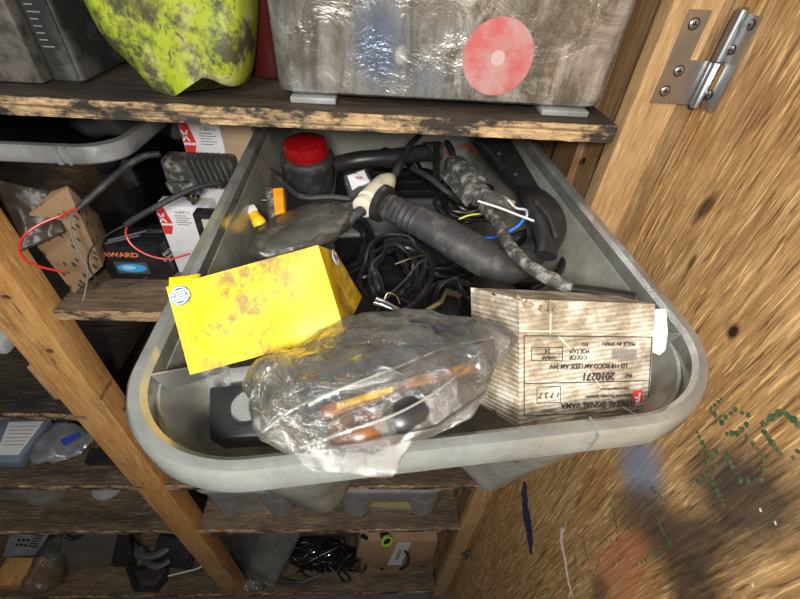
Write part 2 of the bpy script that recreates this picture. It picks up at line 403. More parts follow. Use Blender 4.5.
# hand-dotted green paint marks
dots = []
def dotline(a, b, n, j=.8):
    for i in range(n):
        t = i/max(1, n-1); dots.append((a[0]+(b[0]-a[0])*t + random.uniform(-j, j), a[1]+(b[1]-a[1])*t + random.uniform(-j, j)))
for a, b, n in (((722, 400), (712, 408), 4), ((712, 412), (722, 422), 4), ((722, 422), (735, 410), 4), ((736, 410), (749, 415), 3), ((727, 434), (737, 434), 3), ((737, 434), (747, 425), 3),
                ((697, 432), (708, 452), 5), ((708, 452), (706, 462), 2), ((706, 462), (716, 452), 3), ((698, 481), (717, 465), 5), ((712, 480), (724, 505), 6),
                ((727, 456), (740, 478), 5), ((740, 480), (762, 480), 4), ((762, 480), (765, 460), 3), ((748, 437), (762, 455), 4), ((764, 432), (782, 455), 5), ((765, 424), (780, 412), 5), ((786, 414), (799, 424), 4), ((794, 458), (799, 452), 2),
                ((614, 510), (618, 536), 7), ((626, 530), (640, 520), 5), ((655, 516), (670, 545), 9), ((668, 546), (634, 566), 10), ((652, 488), (662, 498), 4), ((612, 566), (627, 556), 6),
                ((574, 550), (578, 576), 7), ((583, 538), (588, 560), 6), ((600, 560), (592, 580), 5), ((545, 580), (536, 596), 5), ((548, 582), (552, 598), 4), ((600, 540), (622, 540), 5)):
    dotline(a, b, n)
for u, v in dots:
    c = dp(u, v); r = .0021 * random.uniform(.7, 1.3) * (1.15 if v < 500 and u > 690 else .9)
    k = [V((.33, c.y+r*math.cos(a)*random.uniform(.8, 1.2), c.z+r*1.1*math.sin(a)*random.uniform(.8, 1.2))) for a in [2*PI*i/8 for i in range(8)]]
    poly(bm, k, (-random.uniform(.00025, .0006), 0, 0), 1)
def stroke(pts, wd, mi, rag=.35):
    P = crom([dp(*p) for p in pts], 8); L, R = [], []
    for i, p in enumerate(P):
        d = (P[min(i+1, len(P)-1)] - P[max(i-1, 0)]).normalized(); nrm = V((0, -d.z, d.y)); ww = wd*(1-rag*random.random())*(.5 + math.sin(PI*(i+.5)/len(P)))/1.3
        L.append(V((.33, p.y, p.z)) + nrm*ww); R.append(V((.33, p.y, p.z)) - nrm*ww)
    for i in range(len(P)-1): slab(bm, [L[i], L[i+1], R[i+1], R[i]], (-.0003, 0, 0), 0, mi)
stroke([(525, 482), (525, 505), (529, 530), (531, 554)], .024, 2, .5)
stroke([(566, 522), (561, 538), (565, 560), (568, 580), (573, 597)], .005, 3, .7)
stroke([(560, 530), (566, 524)], .0015, 3); stroke([(571, 590), (569, 597)], .002, 3)
for (u, v) in ((760, 508), (775, 521), (752, 583)): stroke([(u, v), (u+1, v+4)], .0009, 3)
bmesh.ops.recalc_face_normals(bm, faces=bm.faces)
_vs = [v.co for v in bm.verts]; DOOR_O = V((sum(v.x for v in _vs)/len(_vs), sum(v.y for v in _vs)/len(_vs), min(v.z for v in _vs)))
M_door = wood('door plywood', (.74, .48, .22), (.56, .335, .14), (.20, .10, .04), 'z', .8, dirt=(.26, .15, .07), dirt_lo=.58, dirt_hi=.8, extra=spray, bump=1.0, rough=.42, knots=False, streak=.75, grit=.8)
struct('door_1', bm, [M_door, M_grnpaint, M_bluepaint, M_whitepaint])

# shelves: every board is a thing
def shelf(lo, hi, m, label, z):
    e = empty('shelf_board', label, 'shelf', ((lo[0]+hi[0])/2, (lo[1]+hi[1])/2, z-.018), None)
    bm = B(); box(bm, (lo[0], lo[1]+.0015, z-.018), (hi[0], hi[1], z)); obj('board', bm, m, e, False)
    bm = B(); n = int((hi[0]-lo[0])/.012)
    # splintered front lipping
    def fn(i, j):
        x = lo[0]+(hi[0]-lo[0])*i; zz = z-.018*j
        return V((x, lo[1] + .0012*noise.noise(V((x*90, zz*300, 1))), zz + (.0012*noise.noise(V((x*60, j*9, 4))) if j in (0, 1) else 0)))
    G = grid(bm, fn, n, 4)
    bk = [[bm.verts.new(V((v.co.x, lo[1]+.003, v.co.z))) for v in (r[0], r[-1])] for r in G]
    for i in range(n):
        bm.faces.new([G[i][0], G[i+1][0], bk[i+1][0], bk[i][0]]); bm.faces.new([G[i][4], G[i+1][4], bk[i+1][1], bk[i][1]])
    obj('front_edge', bm, M_edge, e, False, label='rough plywood layers of the front edge')
    return e
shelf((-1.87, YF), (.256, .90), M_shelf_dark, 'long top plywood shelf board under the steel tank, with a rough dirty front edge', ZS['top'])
shelf((-.4995, .472), (.262, .90), M_shelf, 'plywood shelf board that carries the overhanging open tub and the black lamp box', ZS['second'])
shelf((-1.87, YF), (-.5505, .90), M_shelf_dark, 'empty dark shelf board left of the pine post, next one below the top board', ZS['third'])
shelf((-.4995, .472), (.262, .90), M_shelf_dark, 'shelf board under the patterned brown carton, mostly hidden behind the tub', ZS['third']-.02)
shelf((-1.87, YF), (-.5505, .90), M_shelf, 'left bay shelf board holding the crinkled bag with blue print', ZS['fourth'])
shelf((-.4995, YF), (.262, .90), M_shelf, 'right bay shelf board seen as a narrow strip right below the tub rim', ZS['fourth'])
shelf((-1.87, YF), (-.5505, .90), M_shelf, 'left bay shelf board under the cloudy tub corner, bare at its right', ZS['fifth'])
shelf((-.4995, YF), (.262, .90), M_shelf, 'right bay shelf board carrying the two shallow clear tubs', ZS['fifth'])
shelf((-1.87, YF), (.262, .90), M_shelf, 'lowest shelf board across both bays under the cables and carton', ZS['bottom'])

# posts
def post(x0, x1, y0, y1, z0, z1, label, m=None):
    bm = B(); box(bm, (x0, y0, z0), (x1, y1, z1), .002)
    return obj('wooden_post', bm, m or M_post, None, True, label, 'post')
post(-.572, -.5, YF, .4985, .0605, 1.889, 'bright orange pine post dividing the two bays, with dark knots')
x_ = at(21, 580, y=.47).x; post(x_-.14, x_, .47, .56, .0605, .155, 'short orange-brown timber block at the bottom left corner of the picture')
bm = B()
# short splinter strip nailed on the left edge of the post
a = at(32, 369, y=YF-.002); b_ = at(58, 401, y=YF-.002)
bm.free(); bm = B(); box(bm, (-.583, YF+.001, b_.z), (-.573, YF+.012, a.z), .001)
obj('wooden_strip', bm, M_jamb, None, True, 'short pale strip of wood fixed to the left edge of the pine post', 'wood strip')

# ---------------------------------------------------------------- hinge
hz0, hz1 = 1.934, 2.014
e = empty('door_hinge', 'bright zinc lift-off hinge with six screws joining the jamb and the open door', 'hinge', (.325, YF, hz0))
bm = B(); zm = (hz0+hz1)/2
poly(bm, [V(p) for p in ((.278, YF-.0005, hz0), (.322, YF-.0005, hz0), (.322, YF-.0005, zm), (.299, YF-.0005, zm), (.299, YF-.0005, hz1), (.278, YF-.0005, hz1))], (0, -.0018, 0))
lf = obj('leaf', bm, M_zinc, e, False)
bm = B()
poly(bm, [V((.3280, y, z)) for y, z in ((.4215, hz0), (.4215, hz1), (.445, hz1), (.445, zm), (.4345, zm), (.4345, hz0))], (.0018, 0, 0))
lf2 = obj('leaf', bm, M_zinc, e, False)
bm = B(); lathe(bm, (.3245, YF-.006, hz0-.002), (0, 0, 1), [(.0035, 0), (.0052, .001), (.0052, .041), (.0045, .042)], 24)
lathe(bm, (.3245, YF-.006, hz0+.0405), (0, 0, 1), [(.0045, 0), (.0056, .001), (.0056, .042), (.003, .044)], 24)
obj('knuckle', bm, M_zinc, e)
def screw(par, o, n, r=.0042):
    bm = B(); a, b2, d = frame(n); lathe(bm, V(o), n, [(r, 0), (r, .0004), (r*.75, .0010), (r*.3, .0012)], 20)
    s = obj('screw', bm, M_zinc, par)
    bm = B()
    for q in (a, b2):
        p = b2 if q is a else a
        slab(bm, [V(o)+d*.0011+q*r*.55+p*r*.12, V(o)+d*.0011-q*r*.55+p*r*.12, V(o)+d*.0011-q*r*.55-p*r*.12, V(o)+d*.0011+q*r*.55-p*r*.12], d*.0003)
    bmesh.ops.translate(bm, vec=(0, 0, 0), verts=bm.verts)
    obj('screw_recess', bm, M_void, par if par.parent is None else par)
    bm = B(); disc(bm, V(o)+d*.0001, a, b2, r*1.25, r*1.25, .0003, 20, inner=.82); obj('screw_ring', bm, M_void, par)
for px in ((694, 24), (679, 71), (665, 91)): screw(lf, at(*px, y=YF-.0023), (0, -1, 0))
for px in ((751, 25), (732, 50), (709, 95)): screw(lf2, at(*px, x=.3278), (-1, 0, 0), .0034)
# screw in the side wall
bm = B(); p = at(584, 161, x=.2578); lathe(bm, p, (-1, 0, 0), [(.004, 0), (.004, .0006), (.002, .0012)], 16)
obj('wood_screw', bm, M_silver, None, True, 'small bright screw head in the side board below the top shelf', 'screw')
bm = B(); p = at(467, 553, y=YF-.0005); slab(bm, [p+V((-.02, 0, -.012)), p+V((.02, 0, -.012)), p+V((.02, 0, .012)), p+V((-.02, 0, .012))], (0, -.002, 0))
lathe(bm, p+V((.0, -.006, -.02)), (0, 0, 1), [(.006, 0), (.006, .04)], 12)
obj('door_hinge', bm, M_dkgrey, None, True, 'dark lower hinge at the foot of the jamb, near the bottom edge', 'hinge')

# ---------------------------------------------------------------- on the top shelf
ZT = ZS['top']
def steel_mat():
    m, t, b = newmat('scuffed highlight-streaked steel')
    co = coords(t); n = noi(t, co, 12, 9, .65, .6)
    c = ramp(t, n, [(.34, (.30, .30, .29)), (.46, (.58, .58, .56)), (.54, (.50, .49, .46)), (.60, (.28, .26, .21)), (.68, (.60, .60, .58))])
    st = noi(t, coords(t, (1, 1, .22)), 34, 8, .7, .4)
    c = mixc(t, ramp(t, st, [(.40, (.75,)*3), (.52, (0, 0, 0))]), c, (.20, .19, .17)); c = mixc(t, ramp(t, st, [(.56, (0, 0, 0)), (.64, (.8,)*3)]), c, (.82, .82, .80))  # bright and dark vertical streaks paint the metal's highlights into its colour
    n2 = noi(t, coords(t, (1, 1, 1), loc=(3, 1, 2)), 16, 6, .6, .5)
    def spot(c, x, z, rx, rz, col, lo, hi, amt):
        tc = nd(t, 'ShaderNodeTexCoord'); mp = nd(t, 'ShaderNodeMapping'); mp.vector_type = 'TEXTURE'
        mp.inputs['Location'].default_value = (x, 0, z); mp.inputs['Scale'].default_value = (rx, 9, rz); t.links.new(tc.outputs['Object'], mp.inputs[0])
        g = nd(t, 'ShaderNodeVectorMath', operation='LENGTH'); t.links.new(mp.outputs[0], g.inputs[0])
        a = nd(t, 'ShaderNodeMath', operation='MULTIPLY_ADD'); t.links.new(n2, a.inputs[0]); a.inputs[1].default_value = 1.2; t.links.new(g.outputs['Value'], a.inputs[2])
        hf = nd(t, 'ShaderNodeMath', operation='MULTIPLY'); t.links.new(a.outputs[0], hf.inputs[0]); hf.inputs[1].default_value = .5
        return mixc(t, ramp(t, hf.outputs[0], [(lo/2, (amt,)*3), (hi/2, (0, 0, 0))]), c, col)
    c = spot(c, TANKX(380), .055, .035, .05, (.20, .29, .46), 1.0, 1.6, .7)
    c = spot(c, TANKX(400), .05, .012, .02, (.85, .86, .88), .8, 1.1, .9)
    c = spot(c, TANKX(330), .05, .02, .06, (.72, .72, .70), .8, 1.3, .6)
    c = spot(c, TANKX(430), .03, .04, .03, (.42, .50, .60), .8, 1.4, .6)
    c = spot(c, TANKX(430), .09, .05, .02, (.30, .27, .20), .8, 1.3, .6)
    t.links.new(c, b.inputs['Base Color'])
    b.inputs['Metallic'].default_value = .7; b.inputs['Roughness'].default_value = .24
    bumpn(t, b, noi(t, co, 22, 7, .6, 1.), .7, .006); return m
TO = V((.066, .59, ZT))
def TANKX(u): return at(u, 60, y=.49).x - TO.x
M_tank = steel_mat()
e = empty('steel_tank', 'large scuffed highlight-streaked steel tank with a round red sticker at the top of the picture', 'tank', TO)
bm = B(); rings = []
for h, ins in ((.0068, .012), (.0078, .006), (.011, .0015), (.017, 0), (.40, -.004), (.404, .0), (.404, .02)):
    rings.append([V((p.x+TO.x, p.y, p.z)) for p in rrect(.178-ins, .478+ins, .72-ins, .012, ZT+h, n=6)])
bridge(bm, rings, caps=(True, True)); obj('body', bm, M_tank, e)
for (u0, u1, v) in ((291, 336, 102), (541, 588, 112)):
    a = at(u0, v, y=.477); b_ = at(u1, v, y=.477)
    bm = B(); box(bm, (a.x, .4735, ZT+.0003), (b_.x, .53, ZT+.0065), .0012); obj('foot', bm, M_grey, e)
o = at(498, 58, y=.4775)
mred = plain('faded red sticker', (.50, .12, .12), .35, col2=(.48, .28, .27), scale=34, lo=.40, hi=.60, bump=.15)
bm = B(); disc(bm, o, (1, 0, 0), (0, 0, 1), .0365, .0355, .0004, 40, inner=.2); disc(bm, o+V((0, .0002, 0)), (1, 0, 0), (0, 0, 1), .010, .009, .0003, 24, 1)
obj('sticker', bm, [mred, plain('sticker centre', (.56, .38, .36), .5, col2=(.45, .42, .40), scale=40)], e, label='round faded red sticker with a pale worn centre')

M_tin = plain('grimy tin', (.30, .28, .25), .38, .6, col2=(.05, .045, .04), scale=22, lo=.45, hi=.62)
bm = B(); a = at(43, 86, z=ZT)
box(bm, (-.56, .492, ZT+.0005), (a.x, .66, 2.22), .004)
obj('metal_tin', bm, [M_tin], None, True, 'grimy grey metal tin with a stained pale side, leftmost on the top shelf', 'tin')
M_cart = plain('oily black plastic', (.03, .032, .03), .3, col2=(.14, .14, .13), scale=14, lo=.5, hi=.72)
e = empty('oil_canister', 'black oily plastic canister between the grimy tin and the yellow jug', 'canister', (-.342, .55, ZT))
bm = B(); rr = []
for h, i_ in ((.0005, .003), (.004, 0), (.26, 0), (.30, .01)):
    rr.append([V((-.3435+p.x, p.y, p.z)) for p in rrect(.0175-i_, .5+i_, .62-i_, .006, ZT+h)])
bridge(bm, rr, caps=(True, True)); obj('body', bm, M_cart, e)
bm = B()
for x in (-.357, -.330): box(bm, (x-.0012, .498, ZT+.006), (x+.0012, .5005, ZT+.26), .0005)
obj('raised_rib', bm, M_cart, e)
bm = B()
for k in range(14): z = ZT+.035+k*.006; box(bm, (-.352, .4994, z), (-.344 + (.004 if k % 5 == 0 else 0), .5002, z+.0010))
obj('level_marks', bm, M_grey, e, False, label='moulded fill level marks')
bm = B(); box(bm, (-.322, .61, ZT+.0005), (-.15, .74, 2.25), .006)
obj('storage_box', bm, plain('mauve grey plastic', (.07, .062, .065), .6, col2=(.10, .09, .09), scale=10), None, True, 'plain dull grey box standing far back behind the yellow jug', 'box')
e = empty('storage_tub', 'cloudy clear tub corner peeping out left of the yellow jug on the top shelf', 'tub', (-.2, .55, ZT))
bm = B(); rr = []
for h, x0, y0 in ((.0005, -.262, .515), (.004, -.268, .51), (.16, -.292, .50), (.16, -.300, .492), (.15, -.301, .491)):
    rr.append([V((p.x + (x0-.16)/2, p.y, p.z)) for p in rrect((-.16-x0)/2, y0, .595, .015, ZT+h)])
bridge(bm, rr, caps=(True, False)); obj('body', bm, M_tub, e)

# the yellow jug
def yellow_mat():
    m, t, b = newmat('grimy fluorescent yellow')
    co = coords(t)
    n = noi(t, co, 14, 8, .6, .5)
    c = ramp(t, n, [(.36, (.12, .12, .03)), (.43, (.36, .42, .04)), (.51, (.34, .44, .02)), (.57, (.44, .45, .13)), (.64, (.34, .33, .20))])
    d = noi(t, coords(t, (1, 1, 1), loc=(5, 2, 1)), 17, 9, .75)
    c = mixc(t, ramp(t, d, [(.47, (0, 0, 0)), (.57, (.93,)*3)]), c, (.055, .05, .035))
    sc = noi(t, coords(t, (3, 1, 1), (0, .6, 0)), 70, 5, .7)
    c = mixc(t, ramp(t, sc, [(.57, (0, 0, 0)), (.64, (.8,)*3)]), c, (.04, .04, .03))
    t.links.new(c, b.inputs['Base Color']); b.inputs['Roughness'].default_value = .42
    bumpn(t, b, noi(t, co, 30, 5, .6), .25, .003); return m
rows = [(-46, 60, 258), (0, 82, 250), (28, 98, 249), (48, 114, 248), (64, 131, 247), (76, 144, 246), (86, 155, 244), (91, 161, 241)]
bm = B(); rings = []
n = 40
for v, ul, ur in rows:
    a = at(ul, v, y=.505); b_ = at(ur, v, y=.505); cx = (a.x+b_.x)/2; hw = (b_.x-a.x)/2; z = (a.z+b_.z)/2; q = []
    for k in range(n):
        an = 2*PI*k/n; cxx = abs(math.cos(an))**.55*math.copysign(1, math.cos(an)); sy = abs(math.sin(an))**.8*math.copysign(1, math.sin(an))
        x = cx + hw*cxx; dep = .055
        yy = .53 + dep*sy
        # a pinched fold in the lower front: bottom lifted in the middle, creased
        lift = .020*math.exp(-((x-(cx+.016))/.022)**2) * max(0, 1-(z-ZT)/.05)
        q.append(V((x, yy, z + a.z*0 + (a.z-z)*(-(cxx)) + lift)))
    rings.append(q)
rings = rings[::-1]
zmin = min(p.z for p in rings[0])
for r in rings:
    for p in r: p.z = max(p.z, ZT+.001)
bridge(bm, rings, caps=(True, True))
bmesh.ops.subdivide_edges(bm, edges=bm.edges[:], cuts=1, use_grid_fill=True)
for v in bm.verts:
    p = v.co*14; v.co += V((0, -.010*max(0, (1-2*abs(noise.noise(p+V((2, 0, 0))))))+.005, 0))
e = empty('plastic_jug', 'crumpled fluorescent yellow jug smeared with black oil, beside the steel tank', 'canister', (-.2, .53, ZT))
obj('body', bm, yellow_mat(), e, angle=60)
M_dred = plain('dark red bottle', (.06, .007, .006), .15, col2=(.05, .01, .01), scale=10, lo=.4, hi=.7)
bm = B(); lathe(bm, (-.139, .585, ZT+.0005), (0, 0, 1), [(.02, 0), (.027, .002), (.028, .008), (.028, .24), (.012, .28), (.012, .31)], 32)
obj('red_bottle', bm, M_dred, None, True, 'dark red glossy bottle standing between the yellow jug and the tank', 'bottle')

# ---------------------------------------------------------------- the open tub (and its look-alikes below)
def notch(amount, c=.052, wd=.035):
    def f(x):
        t = (abs(x)-c)/wd; t = max(0, min(1, t)); return amount*(1-t*t*(3-2*t))
    return f
def make_tub(Mx, mb, mr, parent, L=.70, k=1.0):
    bm = B()
    prof = [(.0, .128, .088, .030), (.003, .135, .078, .036), (.03, .140, .070, .036), (.10, .149, .052, .026), (.17, .1625, .030, .010), (.245, .1735, .0105, 0)]
    prof = [(h, .1735-(.1735-hx)*k, .0105+(y0-.0105)*k, nt*(1 if k == 1 else .5)) for h, hx, y0, nt in prof]
    inner = [(h+(.003 if h < .01 else 0), hx-.0022, y0+.0022, nt) for h, hx, y0, nt in prof[1:]]
    rr = [rrect(hx, y0, L-y0*.8, .052+.020*h/.245, h, Mx, 8, notch(nt) if nt else None, 14) for h, hx, y0, nt in prof]
    rr += [rrect(hx, y0, L-y0*.8, .050+.020*h/.245, h, Mx, 8, notch(nt) if nt else None, 14) for h, hx, y0, nt in inner[::-1]]
    bridge(bm, rr, caps=(True, True)); body = obj('body', bm, mb, parent)
    bm = B()
    pf = [(.236, .1715, .0125), (.236, .1735, .0105), (.2500, .1760, .0080), (.2460, .1800, .0040), (.2420, .1820, .0020), (.2420, .1840, 0), (.2570, .1838, .0002), (.2600, .1815, .0025), (.2600, .1755, .0085), (.2570, .1722, .0118), (.236, .1715, .0125)]
    rr = [rrect(hx, y0, L-y0*.8, .070+.015*(hx-.176)/.012, h, Mx, 22, None, 14) for h, hx, y0 in pf]
    bridge(bm, rr); rim = obj('rim', bm, mr, parent)
    for sx in (-1, 1):
        bm = B()
        hexa(bm, [Mx@V(p) for p in ((sx*.1715, .070, .258), (sx*.1480, .105, .225), (sx*.152, .107, .21), (sx*.168, .072, .24), (sx*.1715, .0712, .258), (sx*.1480, .1062, .225), (sx*.152, .1082, .21), (sx*.168, .0732, .24))])
        obj('nesting_rib', bm, mr, parent)
    for sx in (-.05, .075):
        bm = B()
        slab(bm, [Mx@V(p) for p in ((sx, -.0006, .243), (sx+.001, -.0006, .243), (sx+.001, -.0006, .2606), (sx, -.0006, .2606))], Mx.to_3x3()@V((0, .012, 0)))
        obj('rim_seam', bm, mr, parent)
    return body
TB = Matrix.Translation((.041, .105, ZS['second']+.0005)) @ Matrix.Rotation(math.radians(3), 4, 'Z')
TB = Matrix(((1.03, 0, 0, .0045), (.075, 1, 0, -.0005), (0, 0, 1, 0), (0, 0, 0, 1))) @ TB
e = empty('storage_tub', 'big milky plastic tub full of lamps, boxes and cables, overhanging its shelf towards the viewer', 'tub', TB.translation)
make_tub(TB, M_tub, M_rim, e, .72)
def tl(x, y, h): return TB @ V((x, y, h))

G2 = None
for cx, lab in ((-.345, 'shallow clear tub on the right bay shelf, nearest the pine post'), (.052, 'shallow clear tub with a yellow tape label, under the middle of the big tub')):
    Mx = Matrix.Translation((cx, .453, ZS['fifth']+.0005)) @ Matrix.Diagonal((.92 if cx > 0 else .70, 1, 1, 1))
    e = empty('storage_tub', lab, 'tub', Mx.translation)
    make_tub(Mx, M_tub2, M_tub2, e, .42, .33)
    if cx > 0:
        bm = B(); p = [at(u, v, y=.492) for u, v in ((364, 500), (415, 503), (414, 509), (364, 506))]
        slab(bm, p, (0, -.0006, 0)); obj('tape_label', bm, M_ytape, e, False, label='strip of yellow masking tape')
Mx = Matrix.Translation((-1.075, .485, ZS['fifth']+.0005))
e = empty('storage_tub', 'cloudy tub corner at the left frame edge, on the lower left shelf', 'tub', Mx.translation)
make_tub(Mx, M_tub, M_rim, e, .40, .33)

# ---------------------------------------------------------------- things in the tub
# yellow box
def yb_mat():
    m, t, b = newmat('yellow printed card')
    co = coords(t)
    c = ramp(t, noi(t, co, 10, 5, .6), [(.35, (.80, .53, .0)), (.7, (.70, .43, .0))])
    d = noi(t, coords(t, (1, 1, 1), loc=(1.3, .2, .9)), 26, 10, .8)
    bigd = ramp(t, noi(t, coords(t, loc=(.3, .7, .15)), 16, 4, .5), [(.42, (.1, .1, .1)), (.56, (1, 1, 1))])
    c = mixc(t, mixc(t, 1., ramp(t, d, [(.46, (0, 0, 0)), (.56, (.85,)*3)]), bigd, 'MULTIPLY'), c, (.13, .095, .03))
    sp = noi(t, co, 420, 3, .6)
    c = mixc(t, ramp(t, sp, [(.58, (0, 0, 0)), (.66, (.55,)*3)]), c, (.25, .16, .02))
    t.links.new(c, b.inputs['Base Color']); b.inputs['Roughness'].default_value = .5
    bumpn(t, b, noi(t, co, 25, 5, .6), .25, .003); return m
M_yel = yb_mat()
P0 = at(166, 287, z=1.872); P1 = at(318, 245, z=1.900); P2 = at(345, 333, z=1.863); P3 = at(190, 375, z=1.836)
B1 = at(336, 252, z=1.868); B2 = at(362, 297, z=1.812)
e = empty('carton', 'dirty bright yellow carton with round blue and white logos, resting on the tub rim', 'box', (P3+P2)/2)
fx = (P1-P0).normalized(); fy = (P0-P3).normalized(); fn_ = fx.cross(fy).normalized()
bm = B()
B0 = P0 + (B1-P1)*1.0; B3 = P3 + (B2-P2)*1.0
def bl(a, b, c, d, s, t): return (a*(1-s)+b*s)*(1-t) + (d*(1-s)+c*s)*t
def quadface(bm, q, nu, nv, amp, seed, n_):
    def f(s, t):
        p = bl(*q, s, t); ed = min(s, 1-s, t, 1-t)*6; ed = min(1, ed)
        return p + n_*amp*ed*noise.noise(p*28+V((seed, 0, 0)))
    grid(bm, f, nu, nv)
quadface(bm, (P0, P1, P2, P3), 24, 14, .004, 1, fn_)
quadface(bm, (P1, B1, B2, P2), 10, 14, .004, 2, (P2-P1).cross(B1-P1).normalized())
quadface(bm, (P0, B0, B1, P1), 10, 24, .002, 3, V((0, 0, 1))); quadface(bm, (P3, P2, B2, B3), 24, 10, .001, 4, V((0, 0, 1)))
quadface(bm, (P0, P3, B3, B0), 14, 10, .001, 5, V((1, 0, 0))); quadface(bm, (B0, B3, B2, B1), 4, 4, .0, 6, V((0, 1, 0)))
bmesh.ops.remove_doubles(bm, verts=bm.verts, dist=.0002)
obj('carton_body', bm, M_yel, e, angle=35)
bm = B()   # torn lid flap
a = P0+(P1-P0)*.02; b_ = P0+(P1-P0)*.22
poly(bm, [a, b_, b_+fy*.003+(B1-P1)*.05, a+(b_-a)*.6+fy*.004+(B1-P1)*.05, a+fy*.006+(B1-P1)*.05], -fn_*.0012); obj('torn_flap', bm, M_yel, e, False)
def hella(c, xd, yd, nrm, r, par):
    c = V(c); l = []
    bm = B(); disc(bm, c, xd, yd, r, r*.93, .0003, 36)
    base = obj('logo_disc', bm, M_blueink, par, False)
    bm = B(); z = V(xd).normalized().cross(V(yd).normalized())*.0003
    disc(bm, c+z, xd, yd, r*.90, r*.83, .0002, 36, inner=.90)
    for s in (-1, 1):
        slab(bm, [c+z+xd*r*p+yd*r*q*s for p, q in ((-.60, .40), (.60, .40), (.48, .54), (-.48, .54))], z*.7)
    slab(bm, [c+z+xd*r*p+yd*r*q for p, q in ((-1, -.30), (1, -.30), (1, .30), (-1, .30))], z*.7)
    obj('logo_band', bm, plain('yellow white ink', (.85, .80, .55), .5), par, False)
    text('HELLA', c+z*1.9, xd, yd, r*.62, M_blueink, par, 'lettering', 1.0, .00012)
def onface(q, s, t, off=.0008):
    p = bl(*q, s, t); n_ = (q[1]-q[0]).cross(q[0]-q[3]).normalized(); return p + n_*off
hella(onface((P0, P1, P2, P3), .078, .14, .0012), fx, fy, fn_, .0068, e)
qx = (B1-P1).normalized(); qy = (P1-P2).normalized()
hella(onface((P1, B1, B2, P2), .50, .15, .0022), (qx*.8+qy*.1).normalized(), qy, fn_, .0072, e)

# white corrugated box
def fed_mat():
    m, t, b = newmat('dirty white corrugated card')
    co = coords(t)
    c = ramp(t, noi(t, co, 22, 9, .75), [(.38, (.72, .68, .60)), (.47, (.54, .48, .39)), (.54, (.33, .27, .19)), (.64, (.12, .09, .055))])
    dt = nd(t, 'ShaderNodeVectorMath', operation='DOT_PRODUCT'); t.links.new(co, dt.inputs[0]); dt.inputs[1].default_value = yq*(2*PI/.0034)
    wb = nd(t, 'ShaderNodeMath', operation='MULTIPLY_ADD'); t.links.new(noi(t, co, 30, 3), wb.inputs[0]); wb.inputs[1].default_value = 1.6; t.links.new(dt.outputs['Value'], wb.inputs[2])
    sn_ = nd(t, 'ShaderNodeMath', operation='SINE'); t.links.new(wb.outputs[0], sn_.inputs[0])
    w_ = nd(t, 'ShaderNodeMath', operation='MULTIPLY_ADD'); t.links.new(sn_.outputs[0], w_.inputs[0]); w_.inputs[1].default_value = .5; w_.inputs[2].default_value = .5
    st = noi(t, coords(t, (.15, 1, 1)), 60, 6, .7)
    c = mixc(t, ramp(t, st, [(.46, (0, 0, 0)), (.60, (.7,)*3)]), c, (.20, .16, .11))
    t.links.new(c, b.inputs['Base Color']); b.inputs['Roughness'].default_value = .8
    c = mixc(t, mixc(t, 1., ramp(t, w_.outputs[0], [(.2, (.55,)*3), (.5, (0, 0, 0))]), ramp(t, noi(t, co, 30, 4), [(.42, (0, 0, 0)), (.55, (1, 1, 1))]), 'MULTIPLY'), c, (.22, .17, .11))
    t.links.new(c, b.inputs['Base Color'])
    bumpn(t, b, w_.outputs[0], .6, .0015); return m
A = at(519, 299, z=1.823); Bf = at(655, 304, z=1.815); D = at(519.5, 428, z=1.818)
# solve the true rectangle in front of the eye
def rect_from(a, b, c, d, dist):
    ra, rb, rc, rd = [ray(*q) for q in (a, b, c, d)]
    Mx = Matrix((rb, -rc, rd)).transposed(); s = Mx.inverted() @ ra
    l = [1, s[0], s[1], s[2]]; return [EYE + r*k*dist for r, k in zip((ra, rb, rc, rd), l)]
Q = rect_from((519, 299), (655, 304), (648, 421), (519.5, 428), .262)
nq = (Q[1]-Q[0]).cross(Q[0]-Q[3]).normalized()    # towards the viewer
xq = (Q[1]-Q[0]).normalized(); yq = (Q[0]-Q[3]).normalized()
dep = -nq*.048
M_fed = fed_mat()
e = empty('carton', 'dirty white corrugated carton lying with its printed side up and the writing upside down', 'box', (Q[3]+Q[2])/2+dep)
E_ = [q+dep for q in Q]
E_[0] = E_[0] + xq*-.012; E_[3] = E_[3] + xq*-.012
bm = B(); quadface(bm, Q, 26, 24, .0007, 1, nq); quadface(bm, (E_[0], Q[0], Q[3], E_[3]), 10, 24, .002, 2, -xq)
quadface(bm, (Q[1], E_[1], E_[2], Q[2]), 8, 24, .002, 3, xq); quadface(bm, (E_[0], E_[1], Q[1], Q[0]), 26, 8, .001, 4, yq)
quadface(bm, (Q[3], Q[2], E_[2], E_[3]), 26, 8, .001, 5, yq); quadface(bm, (E_[1], E_[0], E_[3], E_[2]), 3, 3, .0, 5, yq)
bmesh.ops.remove_doubles(bm, verts=bm.verts, dist=.0002)
obj('carton_body', bm, M_fed, e, angle=35)
bm = B()   # torn white flap at the right
c = Q[1]; pts = [c+xq*.001-yq*.004, c+xq*.010-yq*.003, c+xq*.013-yq*.020, c+xq*.012-yq*.034, c+xq*.007-yq*.038, c+xq*.001-yq*.036]
poly(bm, pts, -nq*.002); obj('torn_flap', bm, plain('clean corrugated card', (.62, .60, .55), .8, col2=(.62, .59, .52), scale=120), e, False, label='torn clean white side flap')
bm = B()
for s, t in ((.0, .0), (.16, -.0)):
    p = onface(Q, s+.02, t+.01, .002)
    for k in range(7):
        o = p + xq*random.uniform(-.006, .006) + yq*random.uniform(-.008, .004)
        poly(bm, [o+xq*random.uniform(-.005, 0)+yq*random.uniform(-.003, .003) for _ in range(2)] + [o+xq*random.uniform(0, .005)+yq*random.uniform(-.003, .003)], nq*.0012)
obj('torn_edge', bm, plain('torn card', (.30, .22, .13), .9, col2=(.12, .09, .06), scale=150, lo=.4, hi=.6), e, False)
bm = B()   # folded crease flap and printed frame
